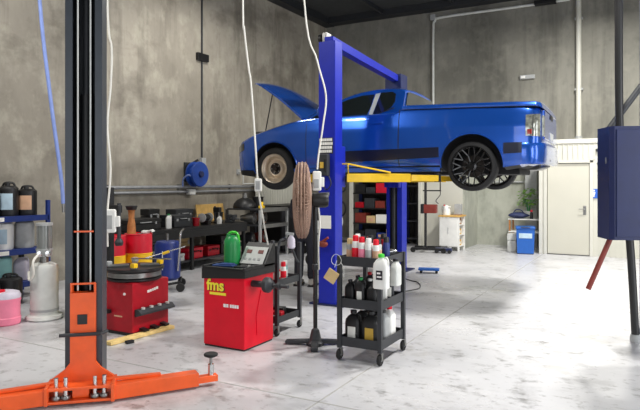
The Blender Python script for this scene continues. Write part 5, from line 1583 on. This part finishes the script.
# head with face
head = MB()
head.sph((0, .055, 1.555), (.072, .092, .112), n=24)
head.prism([(-.016, 1.545), (.016, 1.545), (.008, 1.58), (-.008, 1.58)], .13, .165, 'XZ')
for s in (-1, 1):
    head.sph((s * .074, .045, 1.55), (.012, .022, .032), n=10)
head.build('head', 'skin', body_)
for s in (-1, 1):
    MB().sph((s * .03, .137, 1.572), (.011, .008, .007), n=10).build('eye', 'ink_white', body_)
    MB().box(s * .03 - .018, s * .03 + .018, .132, .142, 1.588, 1.594, .002).build('eyebrow', 'hair', body_)
MB().box(-.022, .022, .134, .141, 1.512, 1.519, .003).build('mouth', 'rust_red', body_)
MB().sph((0, .035, 1.585), (.080, .092, .098), n=24).build('hair', 'hair', P_)
# hands: palm and five fingers each
for s in (-1, 1):
    hv = [(s * .10, .29, 1.13), (s * .095, .34, 1.145), (s * .092, .375, 1.15)]
    hr = [(.026, .02), (.036, .016), (.034, .014)]
    he = [(0, 1), (1, 2)]
    for k, (off, L) in enumerate(((-.026, .06), (-.009, .075), (.009, .07), (.026, .055))):
        b = len(hv)
        hv += [(s * .092 + off, .385, 1.152), (s * .092 + off, .385 + L * .5, 1.15), (s * .092 + off, .385 + L * .85, 1.128)]
        hr += [.009, .0085, .0075]
        he += [(2, b), (b, b + 1), (b + 1, b + 2)]
    b = len(hv)
    hv += [(s * .092 - s * .036, .33, 1.145), (s * .092 - s * .055, .37, 1.135)]
    hr += [.011, .009]
    he += [(1, b), (b, b + 1)]
    skin_mesh('hand', hv, he, hr, 'skin', P_, 2)
# clothes
sv = [(0, 0, .80), (0, .0, .93), (0, .0, 1.15), (0, .01, 1.32), (0, .03, 1.425)]
sr = [(.172, .135), (.165, .128), (.172, .122), (.150, .105), (.074, .07)]
se = [(0, 1), (1, 2), (2, 3), (3, 4)]
for s in (-1, 1):
    b = len(sv)
    sv += [(s * .19, .0, 1.305), (s * .205, .02, 1.05), (s * .112, .215, 1.115)]
    sr += [.068, .056, .046]
    se += [(3, b), (b, b + 1), (b + 1, b + 2)]
skin_mesh('shirt', sv, se, sr, 'shirt', P_)
tv = [(0, 0, 1.02), (0, 0, .86)]
tr = [(.155, .118), (.155, .122)]
te = [(0, 1)]
for s in (-1, 1):
    b = len(tv)
    tv += [(s * .10, .0, .76), (s * .105, .02, .47), (s * .11, -.005, .09)]
    tr += [.112, .082, .074]
    te += [(1, b), (b, b + 1), (b + 1, b + 2)]
skin_mesh('trousers', tv, te, tr, 'trouser', P_)
for s in (-1, 1):
    MB().prism([(-.055, -.07), (.05, -.07), (.058, .08), (.045, .2), (.0, .235), (-.04, .2), (-.058, .08)], 0, .03, 'XY', Matrix.Translation((s * .115, -.01, 0))).build('sole', 'black_soft', P_)
    mb = MB()
    mb.grid([[(s * .115 + .05 * math.sin(a) * k, -.01 + y0 + .0, .03 + hgt * (math.cos(a) * .5 + .5)) for a in [-PI + 2 * PI * q / 16 for q in range(16)]] for (y0, k, hgt) in ((-.065, .75, .09), (-.03, 1, .11), (.06, 1.05, .10), (.13, 1, .07), (.19, .8, .05), (.22, .45, .035))], close_u=True, cap=True)
    mb.build('shoe', 'shoe', P_)
